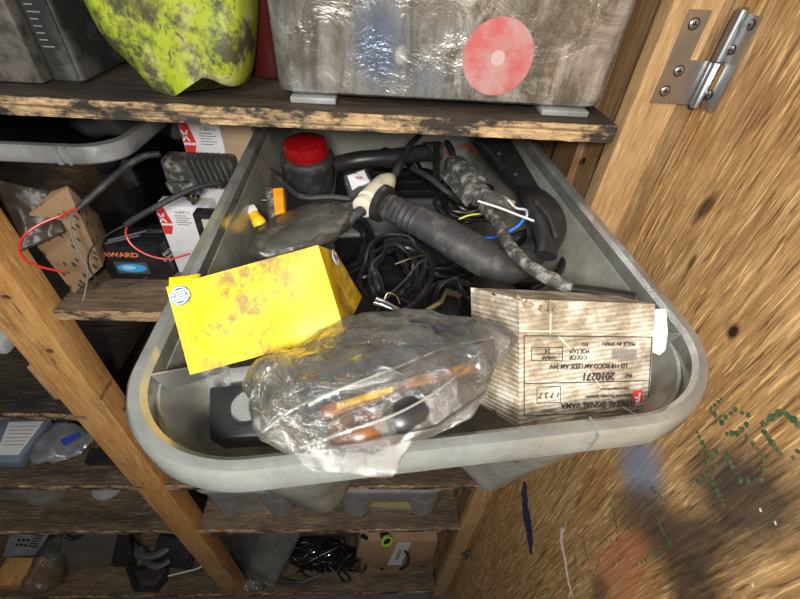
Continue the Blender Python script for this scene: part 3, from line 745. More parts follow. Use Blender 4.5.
def line(bm, s0, t0, s1, t1, wd=.0004, mi=0):
    a = onface(Q, s0, t0, .0007); b2 = onface(Q, s1, t1, .0007); d = (b2-a).normalized().cross(nq)*wd
    slab(bm, [a-d, b2-d, b2+d, a+d], nq*.0002, 0, mi)
line(bm, .03, .27, .985, .27, .0003); line(bm, .03, .64, .985, .64, .0003); line(bm, .03, .27, .03, .90, .0003); line(bm, .985, .27, .985, .90, .0003); line(bm, .03, .90, .985, .90, .0003)
for a in ((.08, .36, .30, .36), (.08, .41, .30, .41), (.08, .46, .30, .46), (.08, .36, .08, .46), (.30, .36, .30, .46), (.12, .67, .29, .67), (.12, .80, .29, .80), (.12, .67, .12, .80), (.29, .67, .29, .80)): line(bm, *a, .0002)
obj('printed_frame', bm, M_ink, e, False)
bm = B(); line(bm, .0, .235, .95, .225, .0005)
for a in ((.27, .27, .40, .42), (.40, .42, .50, .55), (.50, .55, .62, .72), (.62, .72, .73, .83), (.73, .83, .97, .985), (.21, .0, .21, .25)): line(bm, *a, .0006)
obj('crease', bm, plain('bright crease', (.50, .44, .34), .8), e, False)
def ft(s, u, v, size, m=M_ink, st=1., bold=0, nm='lettering'): return text(s, onface(Q, u, v, .0014), -xq, -yq, size, m, e, nm, st, bold)
ft('MADE IN SPAIN', .72, .325, .0040); ft('VOLTAJE', .42, .385, .0042); ft('COLOR', .41, .435, .0042); ft('24', .19, .385, .0042); ft('AMBAR', .20, .435, .0034); ft('KG', .46, .33, .0036)
ft('LD 118 ROCO AM LEDS AM 24V', .50, .505, .0050, st=.9, bold=.00003); ft('Ref.:', .80, .59, .0040); ft('2010271', .57, .59, .0078, bold=.00012)
ft('FEDERAL SIGNAL VAMA', .58, .825, .0062, bold=.0001, st=.95); ft('Safety and Security Systems', .66, .76, .0036); ft('www.fedsigvama.com', .70, .70, .0028); ft('1 7 3 7', .205, .735, .0058); ft('CEP201', .20, .86, .0036)
bm = B(); slab(bm, [onface(Q, s, t, .0008) for s, t in ((.855, .72), (.93, .72), (.93, .83), (.855, .83))], nq*.0002); obj('red_logo', bm, M_redink, e, False)
text('F', onface(Q, .892, .775, .0012), -xq, -yq, .010, M_paper, e, 'lettering', 1.1, .0002)
bm = B()
for k in range(16): s = .67+k*.0125; slab(bm, [onface(Q, s, .37, .0008), onface(Q, s+.006*(1+k % 2*.4), .37, .0008), onface(Q, s+.006*(1+k % 2*.4), .455, .0008), onface(Q, s, .455, .0008)], nq*.0001)
obj('barcode', bm, plain('grey ink', (.22, .2, .19), .7), e, False)

# ---- cables filling the tub
def coil(c, R, turns, r, nrm, seed, jit=.012, arc=1.0):
    rnd = random.Random(seed); a, b_, d = frame(nrm); P = []; n = int(turns*14)
    ph = rnd.random()*6; ox = V((0, 0, 0))
    for i in range(n):
        t = 2*PI*i/14*arc + ph
        k = i/14
        rr = R*(1 + .16*math.sin(k*2.3+seed) + .08*rnd.uniform(-1, 1)); sq = .72 + .1*math.sin(k*1.1)
        ox = ox*.85 + V((rnd.uniform(-1, 1), rnd.uniform(-1, 1), rnd.uniform(-.5, .5)))*jit*.4
        P.append(V(c) + a*rr*math.cos(t) + b_*rr*sq*math.sin(t) + d*(.007*math.sin(k*3.1+seed)+.004*rnd.uniform(-1, 1)) + ox)
    return P
def cable_coil(c, R, turns, r, nrm, seed, label, mat=None, group=None, name='cable_coil'):
    bm = B(); tube(bm, coil(c, R, turns, r, nrm, seed), r, 6, 3); return obj(name, bm, mat or M_cable, None, True, label, 'cable', group)
for i, (px, z, R, tn, nr, lab) in enumerate((
    ((395, 270), 1.775, .040, 7, (.1, -.45, 1), 'tangled black cable coil right behind the chrome clip, between the two cartons'),
    ((340, 250), 1.745, .045, 7, (-.2, -.4, 1), 'black cable coil in shadow just right of the yellow carton'),
    ((440, 250), 1.735, .050, 7, (.2, -.5, 1), 'black cable coil lying under the ribbed rubber elbow boot'),
    ((470, 200), 1.735, .045, 6, (.0, -.5, 1), 'black cable coil under the dusty inline connector'),
    ((535, 265), 1.745, .045, 6, (-.2, -.4, 1), 'black cable coil behind the white carton at the right wall of the tub'),
    ((395, 175), 1.72, .050, 6, (0, -.4, 1), 'black cable coil deep in the tub behind the beige connector'),
    ((455, 310), 1.755, .036, 5, (.1, -.3, 1), 'black cable coil in front, just left of the white carton'),
    )):
    cable_coil(at(*px, z=z), R, tn, .0024+.0006*(i % 2), nr, i+3, lab)
# dark housings that lie lowest in the tub
def lump(c, sz, rot, seed, name, label, mat=None, cat='car part'):
    bm = B(); Mx = Matrix.Translation(V(c)) @ Matrix.Rotation(rot, 4, 'Z')
    sx, sy, sz_ = sz; rr = []
    for h, k in ((0, .90), (.004, .96), (sz_*.45, 1), (sz_*.5, 1.05), (sz_*.56, 1.05), (sz_*.6, .97), (sz_-.006, .90), (sz_, .82)):
        rr.append(rrect(sx*k, -sy*k, sy*k, .016, h, Mx, 5))
    bridge(bm, rr, caps=(True, True))
    e = empty(name, label, cat, Mx.translation)
    obj('housing', bm, mat or M_black, e)
    for q in (-.5, 0, .5):
        bm = B(); slab(bm, [Mx@V((sx*.6*p, sy*q+o, sz_+.0002)) for p, o in ((-1, -.002), (1, -.002), (1, .002), (-1, .002))], (0, 0, .002))
        obj('ridge', bm, mat or M_black, e)
    return e
tb = ZS['second']+.0055
lump(tl(-.035, .30, .006), (.06, .09, .11), .3, 1, 'lamp_housing', 'black lamp housing deep in the tub, beneath the coil right of the yellow carton')
lump(tl(.06, .36, .006), (.05, .10, .10), -.2, 2, 'lamp_housing', 'black lamp housing lying deepest in the tub, beneath the ribbed elbow boot')
lump(tl(.0, .55, .006), (.10, .07, .14), .1, 3, 'lamp_housing', 'black lamp housing lying at the dark back end of the tub')

# beacon
bc = at(311, 186, z=1.762); ax = V((-.02, -.10, 1)).normalized()
e = empty('beacon_lamp', 'round black rubber beacon lamp with a bright red lens', 'lamp', bc)
s_ = .0365
bm = B(); lathe(bm, bc, ax, [(s_*.80, 0), (s_*.92, .002), (s_*.97, .010), (s_, .012), (s_*1.02, .038), (s_*1.05, .040), (s_*1.05, .047), (s_*.96, .051), (s_*.80, .052)], 40)
crumple(bm, .0006, 60, 3); obj('rubber_base', bm, M_rub, e)
bm = B(); lathe(bm, bc+ax*.050, ax, [(s_*.84, 0), (s_*.86, .003), (s_*.84, .013), (s_*.78, .019), (s_*.60, .022), (s_*.3, .0235), (.0001, .024)], 40); obj('red_lens', bm, M_redlens, e, label='glossy red lens')
bm = B(); tube(bm, [bc+V((-.02, 0, .015)), at(285, 183, z=1.79), at(266, 170, z=1.80), at(258, 163, z=1.80), at(250, 178, z=1.80), at(243, 196, z=1.79), at(244, 208, z=1.785)], .0042, 8, 6); obj('lead', bm, M_rub, e)

# hose / tube in the back
e = empty('rubber_hose', 'thick black glossy hose behind the beige connector, at the back of the tub', 'hose', at(390, 158, z=1.80))
bm = B(); tube(bm, [at(336, 165, z=1.79), at(360, 160, z=1.80), at(395, 157, z=1.802), at(430, 152, z=1.80)], .0125, 20, 6); obj('hose_body', bm, M_black, e)
bm = B(); tube(bm, [at(424, 152, z=1.80), at(440, 151, z=1.80)], .0145, 20, 4); obj('hose_end', bm, M_rub, e)
bm = B(); slab(bm, [at(434, 142, z=1.82), at(440, 141, z=1.82), at(440, 178, z=1.80), at(433, 179, z=1.80)], (.0, .006, -.006), .001)
obj('bracket_tab', bm, M_black, None, True, 'flat upright black plastic tab at the right end of the thick hose', 'bracket')

# boot, beige connector
e = empty('elbow_boot', 'long ribbed black rubber elbow boot slanting across the middle of the tub', 'rubber boot', at(450, 245, z=1.80))
ZB = 1.835
a0 = at(383, 204, z=1.842); a1 = at(436, 230, z=1.835); a2 = at(490, 262, z=1.822); a3 = at(522, 268, z=1.815)
bm = B(); P = []; 
d01 = (a1-a0); N = 44
base = crom([a0, a0.lerp(a1, .5), a1, a1.lerp(a2, .5), a2], 14)
def rad(t):
    if t < .34: return .0142 + .0016*math.sin(t/.34*2*PI*6.5) + t*.006
    return .0165 + .003*min(1, (t-.34)/.4)
tube(bm, base, rad, 28, 1, curve=False, flat=.85); obj('ribbed_sleeve', bm, M_rub, e)
bm = B(); tube(bm, [a2-(a2-a1)*.12, a2, at(508, 268, z=1.815), at(528, 258, z=1.80), at(545, 240, z=1.785)], lambda t: .0185-.004*t, 24, 6, flat=.85); obj('elbow', bm, M_rub, e)
dx = (a2-a1).normalized(); sd = (EYE-a1).normalized()
bm = B(); tube(bm, [a1.lerp(a2, -.15)+sd*.0150, a1.lerp(a2, .5)+sd*.0160, a2+sd*.0172], .0014, 6, 4); obj('seam', bm, M_rub, e)
bm = B(); dd = (a0-a1).normalized(); lathe(bm, a0-dd*.004, dd, [(.016, 0), (.0195, .0015), (.0195, .008), (.016, .0095)], 32); obj('collar', bm, M_black, e)
e = empty('connector', 'dusty beige round connector plugged beside the ribbed elbow boot', 'connector', at(376, 195, z=1.84))
c0 = at(362, 208, z=1.835); c1 = at(391, 178, z=1.838); cd = (c1-c0).normalized(); L_ = (c1-c0).length
bm = B(); lathe(bm, c0, cd, [(.0095, 0), (.0115, .001), (.012, .008), (.0098, .0095), (.0098, .012), (.0128, .0135), (.0132, L_*.55), (.0125, L_*.75), (.0085, L_*.93), (.006, L_)], 28); obj('connector_body', bm, M_beige, e)
bm = B(); tube(bm, [c1-cd*.004, c1+cd*.010, at(402, 160, z=1.835), at(410, 145, z=1.83), at(421, 134, z=1.82)], lambda t: .0052-.0015*t, 12, 5); obj('lead', bm, M_rub, e)
bm = B(); tube(bm, [c0+cd*.003+V((0, 0, -.004)), at(355, 215, z=1.83), at(345, 229, z=1.82)], lambda t: .0062-.002*t, 12, 5); obj('nozzle', bm, M_rub, e)

# relay in clear blister
e = empty('relay', 'small relay with a white printed plate in clear plastic behind the beige connector', 'relay', at(358, 180, z=1.80))
q = [at(343, 175, z=1.822), at(366, 167, z=1.822), at(374, 184, z=1.815), at(350, 195, z=1.81)]
bm = B(); slab(bm, q, (0, .006, -.018), .002); obj('blister', bm, M_blister, e)
bm = B(); c_ = sum(q, V())/4+V((0, -.001, .001)); qq = [c_+(p-c_)*.72 for p in q]; poly(bm, [qq[0], qq[0].lerp(qq[1], .4), qq[0].lerp(qq[1], .45)+V((0, -.003, 0)), qq[0].lerp(qq[1], .6), qq[1], qq[2], qq[2].lerp(qq[3], .4), qq[2].lerp(qq[3], .6)+V((0, .003, 0)), qq[3]], (0, -.0005, .001)); obj('printed_plate', bm, M_paper, e, False)
bm = B(); disc(bm, c_+V((.001, -.003, .004)), (1, 0, 0), (0, 1, 0), .0045, .0032, .0004, 12, inner=.5); obj('red_mark', bm, plain('faded red mark', (.6, .25, .2), .6), e, False)

# amber marker lamp and bulb
e = empty('marker_lamp', 'amber side marker lamp standing on edge left of the beacon', 'lamp', at(278, 225, z=1.79))
q = [at(272, 188, z=1.835), at(283, 187, z=1.835), at(285, 225, z=1.815), at(276, 231, z=1.812)]
bm = B(); slab(bm, q, (.002, .005, -.010), .0015); obj('amber_lens', bm, M_amber, e)
q = [at(264, 187, z=1.832), at(272, 187, z=1.836), at(276.5, 232, z=1.812), at(271, 231, z=1.81)]
bm = B(); slab(bm, q, (.004, .006, -.014), .001); obj('back_plate', bm, M_dust, e)
bm = B(); lathe(bm, at(267, 200, z=1.83), (-1, -.3, .1), [(.0025, 0), (.0022, .006)], 10); obj('stud', bm, M_black, e)
e = empty('bulb', 'small amber bulb with a white cap lying left of the amber marker lamp', 'bulb', at(258, 222, z=1.805))
p0 = at(251, 210, z=1.812); p1 = at(266, 233, z=1.802); dd = (p1-p0).normalized()
bm = B(); lathe(bm, p0+dd*.006, dd, [(.004, 0), (.0062, .002), (.0066, .010), (.0075, .012), (.0075, .020), (.005, .024), (.001, .026)], 20); obj('amber_glass', bm, M_amber2, e)
bm = B(); a, b_, _ = frame(dd); slab(bm, [p0-dd*.004+a*x+b_*y for x, y in ((-.0055, -.004), (.0055, -.004), (.0055, .004), (-.0055, .004))], dd*.011, .001); obj('white_cap', bm, M_white, e)

# grey clear bag beside beacon
def bagmesh(up, lo, zc, th, nu=26, nv=22, amp=.004, sc=22, seed=0, zfn=None):
    """a crumpled pouch between an upper and a lower outline"""
    U = crom([at(*p, z=zc) for p in up], 6); L = crom([at(*p, z=zc) for p in lo], 6)
    def samp(P, t): f = t*(len(P)-1); i = min(int(f), len(P)-2); return P[i].lerp(P[i+1], f-i)
    bm = B(); rings = []
    for i in range(nu+1):
        t = i/nu; a, b_ = samp(U, t), samp(L, t); c = (a+b_)/2; h = (a-b_)/2; endf = (max(.02, math.sin(PI*t)))**.45; r = []
        for k in range(nv):
            an = 2*PI*k/nv; p = c + h*math.cos(an) + V((0, -.35, 1)).normalized()*th*endf*math.sin(an)
            r.append(p)
        rings.append(r)
    bridge(bm, rings, caps=(True, True)); crumple(bm, amp, sc, seed); crumple(bm, amp*.35, sc*2.7, seed+4); bmesh.ops.triangulate(bm, faces=bm.faces); return bm
bm = bagmesh([(250, 238), (262, 226), (290, 212), (325, 203), (356, 204)], [(252, 256), (268, 258), (300, 250), (335, 238), (360, 214)], 1.825, .012, amp=.0035, seed=3)
obj('plastic_bag', bm, M_bag2, None, True, 'dusky clear plastic bag lying behind the yellow carton, under the bulb', 'bag', angle=70)
bm = bagmesh([(262, 242), (290, 226), (325, 214)], [(268, 252), (300, 244), (338, 226)], 1.812, .007, amp=.001)
obj('wrapped_part', bm, M_dkgrey, None, True, 'dark grey part wrapped in the dusky clear bag behind the yellow carton', 'car part')

# dusty inline connector
e = empty('inline_connector', 'dust-covered black connector with bare white and blue leads at the back right', 'connector', at(485, 185, z=1.80))
c0 = at(452, 162, z=1.835); c1 = at(482, 198, z=1.832); cd = (c1-c0).normalized(); a, b_, _ = frame(cd); L_ = (c1-c0).length
bm = B(); rr = []
for t, w_, h_ in ((0, .008, .008), (.06, .0125, .011), (.35, .014, .012), (.62, .014, .012), (.64, .0155, .0135), (.72, .0155, .0135), (.74, .013, .011), (1.0, .012, .010), (1.02, .008, .008)):
    rr.append([c0+cd*L_*t + a*w_*math.copysign(abs(math.cos(x))**.6, math.cos(x)) + b_*h_*math.copysign(abs(math.sin(x))**.6, math.sin(x)) for x in [2*PI*k/24 for k in range(24)]])
bridge(bm, rr, caps=(True, True)); crumple(bm, .0007, 70, 2); obj('connector_body', bm, M_dust, e)
bm = B(); pa = at(444, 170, z=1.835); pb = at(471, 203, z=1.832); sdv = (pb-pa).normalized(); a2_, b2_, _ = frame(sdv)
for k in (-.0042, .0042):
    pass
n_ = (EYE-pa).normalized(); sw = sdv.cross(n_).normalized()
for s in (-1, 1): slab(bm, [pa+sw*s*.006, pb+sw*s*.005, pb+sw*s*.0065, pa+sw*s*.0075], -n_*.008, .0004)
slab(bm, [pa-sw*.006, pa+sw*.006, pa+sw*.006+sdv*.002, pa-sw*.006+sdv*.002], -n_*.008); slab(bm, [pb-sw*.005, pb+sw*.005, pb+sw*.005-sdv*.002, pb-sw*.005-sdv*.002], -n_*.008)
slab(bm, [pa-sw*.006, pa+sw*.006, pb+sw*.005, pb-sw*.005], -n_*.0015)
bmesh.ops.translate(bm, verts=bm.verts, vec=-n_*.001); obj('latch_frame', bm, M_dust, e)
e1 = at(492, 200, z=1.83); bm = B(); tube(bm, [c1-cd*.002, e1, at(512, 207, z=1.825)], lambda t: .0115-.004*t, 16, 5); crumple(bm, .0012, 90, 5); obj('torn_boot', bm, M_dust, e)
bm = B(); tube(bm, [at(478, 201, z=1.842), at(500, 208, z=1.842), at(518, 215, z=1.84), at(534, 221, z=1.838)], .0012, 8, 4); obj('white_wire', bm, M_whitewire, e)
bm = B(); tube(bm, [at(508, 200, z=1.838), at(516, 208, z=1.835), at(526, 210, z=1.838), at(527, 216, z=1.838)], .0012, 8, 4); obj('white_wire', bm, M_whitewire, e)
bm = B(); tube(bm, [at(521, 208, z=1.836), at(526, 213, z=1.832), at(520, 224, z=1.82), at(508, 232, z=1.81), at(496, 237, z=1.80), at(482, 238, z=1.79)], .0016, 8, 5); obj('blue_wire', bm, M_bluewire, e)
bm = B(); tube(bm, [at(459, 219, z=1.80), at(470, 215, z=1.805), at(482, 214, z=1.805), at(488, 216, z=1.80)], .0011, 8, 4); obj('yellow_wire', bm, M_yelwire, e)
bm = B(); tube(bm, [at(484, 207, z=1.828), at(497, 222, z=1.83), at(507, 243, z=1.835), at(524, 262, z=1.84), at(545, 276, z=1.845), at(572, 288, z=1.845)], lambda t: .0066-.001*t, 12, 6); crumple(bm, .0008, 60, 9); obj('thick_cable', bm, M_dust, e)
bm = B(); tube(bm, [at(568, 287, z=1.845), at(600, 291, z=1.845), at(634, 296, z=1.846)], .0042, 10, 5, flat=.7); obj('cable_end', bm, M_cable, e)
bm = B(); tube(bm, [at(452, 164, z=1.832), at(452, 152, z=1.825), at(447, 143, z=1.82)], .005, 10, 5); obj('lead', bm, M_rub, e)
bm = B(); tube(bm, [at(450, 158, z=1.83), at(446, 151, z=1.83)], .0012, 8); obj('red_wire', bm, M_redwire, e)
bm = B(); tube(bm, [at(460, 147, z=1.80), at(468, 145, z=1.80), at(476, 152, z=1.80)], .0012, 8); obj('red_wire', bm, M_redwire, e)

# black panels at the right wall
e = empty('lamp_cover', 'flat black cover plate leaning on the right wall of the tub, near its back', 'cover', at(515, 170, z=1.8))
q = [at(474, 137, z=1.838), at(510, 137, z=1.846), at(546, 197, z=1.840), at(518, 185, z=1.82)]
bm = B(); slab(bm, q, (0, .004, -.012), .002); obj('plate', bm, M_black, e)
bm = B()
bm = B(); tube(bm, [q[0].lerp(q[3], .05)+V((.002, 0, .001)), q[0].lerp(q[3], .6)+V((.002, 0, .001)), q[3]+V((.001, 0, .001)), q[3].lerp(q[2], .9)+V((0, 0, .001))], .0012, 6, 4); obj('raised_rim', bm, M_rub, e)
for t in (.35, .75):
    bm = B(); p = q[0].lerp(q[3], t).lerp(q[1].lerp(q[2], t), .35); lathe(bm, p+V((0, 0, -.0005)), (-.2, -.4, 1), [(.003, 0), (.003, .001), (.0015, .0014)], 12); obj('screw', bm, M_rub, e)
e = empty('rear_lamp', 'rounded black lamp body wedged against the right wall below the cover plate', 'lamp', at(545, 215, z=1.79))
bm = B(); tube(bm, [at(528, 190, z=1.825), at(541, 208, z=1.828), at(549, 230, z=1.825), at(546, 256, z=1.815)], lambda t: .011+.010*math.sin(PI*min(1, t*1.05+.05)), 20, 6, flat=.7); obj('shell', bm, M_black, e)
bm = B(); tube(bm, [at(536, 202, z=1.845), at(549, 218, z=1.845), at(556, 238, z=1.838)], .002, 8, 5); obj('edge_bead', bm, M_rub, e)

# loose black leads
def lead(pts, r, label, mat=None, name='cable'):
    bm = B(); tube(bm, [at(u, v, z=z) for u, v, z in pts], r, 8, 6); return obj(name, bm, mat or M_cable, None, True, label, 'cable')
lead([(258, 163, 1.80), (275, 175, 1.80), (300, 196, 1.80), (330, 197, 1.80), (352, 199, 1.80)], .0035, 'dusty black lead running past the foot of the red beacon', M_rub)
lead([(412, 168, 1.80), (430, 178, 1.80), (448, 192, 1.79), (462, 196, 1.78)], .004, 'black lead between the thick hose and the dusty connector', M_rub)
lead([(365, 330, 1.80), (385, 300, 1.80), (405, 280, 1.80), (420, 262, 1.80), (432, 258, 1.79)], .0011, 'thin pale-edged lead in front of the cable coil', M_rub)
lead([(400, 312, 1.79), (418, 300, 1.80), (432, 275, 1.80), (428, 252, 1.79), (410, 240, 1.78)], .0028, 'black cable loop left of the brass bracket')
lead([(395, 264, 1.80), (412, 258, 1.805), (428, 254, 1.80)], .0009, 'bare bright wire end lying on the cable coil', M_steel)
lead([(550, 190, 1.80), (566, 230, 1.79), (560, 270, 1.79), (530, 290, 1.78)], .004, 'black cable curving along the right wall of the tub')

# chrome clip and brass bracket
e = empty('chrome_clip', 'bright chrome clip pointing out above the crinkled bag', 'clip', at(392, 307, z=1.80))
bm = B(); tube(bm, [at(376, 301, z=1.815), at(385, 304, z=1.815), at(398, 310, z=1.812), at(410, 315, z=1.808)], lambda t: .0052-.0034*t, 14, 6, flat=.6); obj('shaft', bm, M_silver, e)
bm = B(); tube(bm, [at(384, 300, z=1.80), at(388, 293, z=1.805), at(396, 296, z=1.805), at(400, 304, z=1.805)], .0008, 8, 5); obj('wire_loop', bm, M_steel, e)
bm = B()
pts = [(410, 318), (440, 300), (446, 288), (463, 294), (460, 297), (447, 293), (443, 303), (414, 320)]
poly(bm, [at(*p, z=1.80) for p in pts], (0, .001, -.003)); obj('metal_bracket', bm, M_steel, None, False, 'bent brass-coloured bracket right of the chrome clip', 'bracket')

# speaker-like lamp under the bag
e = empty('interior_lamp', 'black rectangular lamp with a round silver mesh, in the front left of the tub', 'lamp', at(235, 415, z=1.78))
q = [at(208, 386, z=1.806), at(262, 382, z=1.812), at(268, 436, z=1.806), at(208, 440, z=1.80)]
nn = (q[1]-q[0]).cross(q[0]-q[3]).normalized()
bm = B(); slab(bm, q, -nn*.022, .003); obj('frame', bm, M_black, e)
lx = (q[1]-q[0]).normalized(); ly = (q[0]-q[3]).normalized(); cc = bl(*q, .70, .46)
bm = B(); disc(bm, cc+nn*.0006, lx, ly, .0135, .0135, .0015, 32, inner=.82); obj('bezel', bm, M_black, e)
bm = B(); disc(bm, cc+nn*.0006, lx, ly, .011, .011, .0006, 28); obj('mesh_backing', bm, M_dkgrey, e)
bm = B()
for k in range(-5, 6):
    h = math.sqrt(max(0, .011**2-(k*.0019)**2))
    for A_, B_ in ((lx, ly), (ly, lx)):
        c1_ = cc+nn*.0014+A_*k*.0019; slab(bm, [c1_-A_*.00035-B_*h, c1_+A_*.00035-B_*h, c1_+A_*.00035+B_*h, c1_-A_*.00035+B_*h], nn*.0004)
obj('silver_mesh', bm, M_grey, e, False)
bm = B(); slab(bm, [at(229, 368, z=1.80), at(274, 362, z=1.80), at(276, 374, z=1.798), at(231, 382, z=1.798)], (0, .0, -.012), .001)
obj('trim_strip', bm, M_grey, None, True, 'grey plastic strip just under the front edge of the yellow carton', 'strip')
# milky crinkled film and small foil in the front left
def film(name, quad, z4, amp, sc, mat, label, seed=0, n=26, cat='film', th=.0006):
    p = [at(*a, z=z) for a, z in zip(quad, z4)]; n_ = (p[1]-p[0]).cross(p[0]-p[3]).normalized(); bm = B()
    def f(s, t, o=0):
        q = bl(*p, s, t); x = q*sc+V((seed, 0, seed*.3)); h = (1-2*abs(noise.noise(x)))*.7+(1-2*abs(noise.noise(x*2.1)))*.4-.4
        return q+n_*(h*amp+o)
    A_ = grid(bm, f, n, n); B_ = grid(bm, lambda s, t: f(s, t, -th), n, n)
    for i in range(n):
        for (g0, g1, h0, h1) in ((A_[i][0], A_[i+1][0], B_[i][0], B_[i+1][0]), (A_[i][n], A_[i+1][n], B_[i][n], B_[i+1][n]), (A_[0][i], A_[0][i+1], B_[0][i], B_[0][i+1]), (A_[n][i], A_[n][i+1], B_[n][i], B_[n][i+1])):
            bm.faces.new([g0, g1, h1, h0])
    return obj(name, bm, mat, None, True, label, cat, angle=180)
M_film = clear('ribbed film', haze=.35, gloss=.5, rough=.1, bump=.6, bscale=120, milky=(.75, .76, .72))
film('plastic_film', [(172, 325), (196, 360), (232, 372), (205, 440)][0:1]+[(235, 372), (214, 452), (190, 410)], (1.80, 1.80, 1.76, 1.77), .004, 30, M_film, 'wrinkled milky film against the left wall of the tub, below the yellow carton', 2)
lead([(188, 378, 1.80), (183, 395, 1.79), (180, 420, 1.77), (192, 452, 1.76)], .0008, 'thin dark cord hanging in the front left corner of the tub', M_cable, 'cord')
bm = B(); slab(bm, [at(232, 446, z=1.70), at(236, 446, z=1.70), at(230, 470, z=1.69), at(226, 470, z=1.69)], (0, 0, -.002)); obj('zip_tie', bm, plain('olive plastic', (.25, .27, .12), .5), None, False, 'short olive plastic strip seen at the bottom of the tub front', 'strip')

# ---- the big crinkled bag with lamps inside
bm = bagmesh([(247, 385), (264, 363), (302, 344), (345, 322), (400, 314), (445, 312), (480, 321), (509, 336)],
             [(252, 405), (266, 436), (300, 450), (345, 452), (395, 440), (440, 428), (482, 395), (510, 345)], 1.866, .017, 60, 44, .0045, 20, 5)
bag = empty('plastic_bag', 'big crinkled clear plastic bag with lamps inside, draped over the front rim of the tub', 'bag', at(380, 385, z=1.85))
obj('pouch', bm, M_bag, bag, angle=28)
U1 = crom([at(u, v, z=z) for u, v, z in ((256, 425, 1.874), (300, 441, 1.876), (345, 446, 1.877), (400, 434, 1.877), (440, 424, 1.876), (488, 392, 1.870))], 5)
L1 = crom([at(u, v, z=z) for u, v, z in ((284, 446, 1.868), (312, 471, 1.868), (352, 474, 1.868), (392, 476, 1.868), (408, 448, 1.869), (470, 420, 1.868))], 5)
bm = B(); ns = len(U1)-1
def fl(s, t, o=0):
    i = min(int(s*ns), ns-1); f = s*ns-i; a = U1[i].lerp(U1[i+1], f); b2 = L1[i].lerp(L1[i+1], f); p = a.lerp(b2, t); x = p*34+V((4, 1, 0))
    return p+V((0, -.3, 1))*((1-2*abs(noise.noise(x)))*.0032+(1-2*abs(noise.noise(x*2.2)))*.0016-.001+o)
grid(bm, fl, 50, 18); obj('mouth_flap', bm, M_bag, bag, angle=28)
# seam folds
for pts in (((262, 432), (300, 405), (350, 385), (400, 366), (440, 350), (480, 340), (506, 337)), ((300, 448), (345, 432), (400, 412), (445, 385), (480, 352))):
    bm = B(); tube(bm, [at(u, v, z=1.886 - .012*abs(u-380)/130) for u, v in pts], .0007, 6, 5, flat=.6); obj('heat_seam', bm, M_film, bag)

e = empty('tail_lamp', 'black tail lamp with an amber lens strip inside the big crinkled bag', 'lamp', at(390, 380, z=1.85))
bm = B(); tube(bm, [at(300, 392, z=1.858), at(345, 368, z=1.862), at(400, 356, z=1.864), at(450, 345, z=1.862), at(485, 345, z=1.856)], lambda t: .013+.012*math.sin(PI*(t*.8+.15)), 16, 6, flat=.5); crumple(bm, .002, 40, 2); obj('housing', bm, plain('blue black plastic', (.022, .026, .035), .22, col2=(.10, .13, .18), scale=45, lo=.5, hi=.72), e)
pa, pb = at(322, 413, z=1.872), at(478, 366, z=1.872); sd = (pb-pa).normalized(); up = V((0, -.3, 1)).cross(sd).normalized()
bm = B(); tube(bm, [pa, pa.lerp(pb, .5)+V((0, 0, .002)), pb], .0038, 12, 8, flat=.7)
obj('amber_strip', bm, plain('dirty amber lens', (.26, .09, .015), .3, col2=(.07, .04, .025), scale=70, lo=.42, hi=.58), e)
for k in range(15):
    p = pa.lerp(pb, .10+.022*k)+V((0, -.0015, .0042)); bm = B(); box(bm, p-V((.0009, .0016, .001)), p+V((.0009, .0016, .001)), .0003); obj('lens_rib', bm, M_amber2, e)
e = empty('marker_lamp', 'second lamp inside the big crinkled bag, with a brown amber lens, nearest the rim', 'lamp', at(380, 420, z=1.85))
bm = B(); tube(bm, [at(330, 436, z=1.868), at(360, 428, z=1.872), at(392, 420, z=1.870)], lambda t: .006+.004*math.sin(PI*t), 12, 6, flat=.6); obj('amber_lens', bm, plain('brown amber lens', (.15, .05, .012), .35, col2=(.04, .025, .02), scale=50, lo=.42, hi=.56), e)
bm = B(); tube(bm, [at(385, 425, z=1.870), at(400, 415, z=1.872), at(430, 400, z=1.868), at(470, 372, z=1.862)], lambda t: .007+.005*math.sin(PI*t), 14, 6, flat=.7); obj('housing', bm, M_black, e)
bm = B(); tube(bm, [at(452, 372, z=1.874), at(468, 368, z=1.874)], .003, 8, 6); obj('amber_patch', bm, M_amber, e)

# ---------------------------------------------------------------- second shelf, left of the tub
Z2 = ZS['second']
e = empty('storage_bin', 'black storage bin with a grey taped rim, behind the pine post', 'bin', (-.45, .65, Z2+.0005))
bm = B(); rr = []
def brect(x0, x1, y0, y1, r, z): return [V((p.x+(x0+x1)/2, p.y, z)) for p in rrect((x1-x0)/2, y0, y1, r, 0, None, 8)]
for h, x0, x1, y0 in ((.0005, -.494, -.402, .645), (.01, -.497, -.400, .635), (.12, -.498, -.372, .580), (.232, -.610, -.335, .512)): rr.append(brect(x0, x1, y0, .885, .035, Z2+h))
for h, x0, x1, y0 in ((.232, -.607, -.338, .515), (.02, -.490, -.405, .64)): rr.append(brect(x0, x1, y0, .882, .033, Z2+h))
bridge(bm, rr, caps=(True, True)); crumple(bm, .0015, 25, 2); obj('body', bm, plain('black glossy liner', (.008, .008, .009), .18, bump=.6, bscale=18, bdist=.012), e)
bm = B(); rr = []
for h, g in ((.226, .001), (.226, .008), (.229, .0105), (.244, .0105), (.248, .008), (.248, -.001), (.244, -.003), (.226, .001)): rr.append(brect(-.610-g*.04, -.335+g, .512-g, .885+g*.5, .045, Z2+h))
bridge(bm, rr); obj('rim', bm, plain('grey rim', (.20, .20, .195), .35, col2=(.32, .33, .34), scale=9, lo=.45, hi=.6), e, label='grey translucent rim')
for x, wd in ((-.398, .006), (-.385, .004)):
    bm = B(); box(bm, (x, .5003, Z2+.226), (x+wd, .5016, Z2+.2485)); obj('tape', bm, M_grey, e, False, label='pale strip of tape')
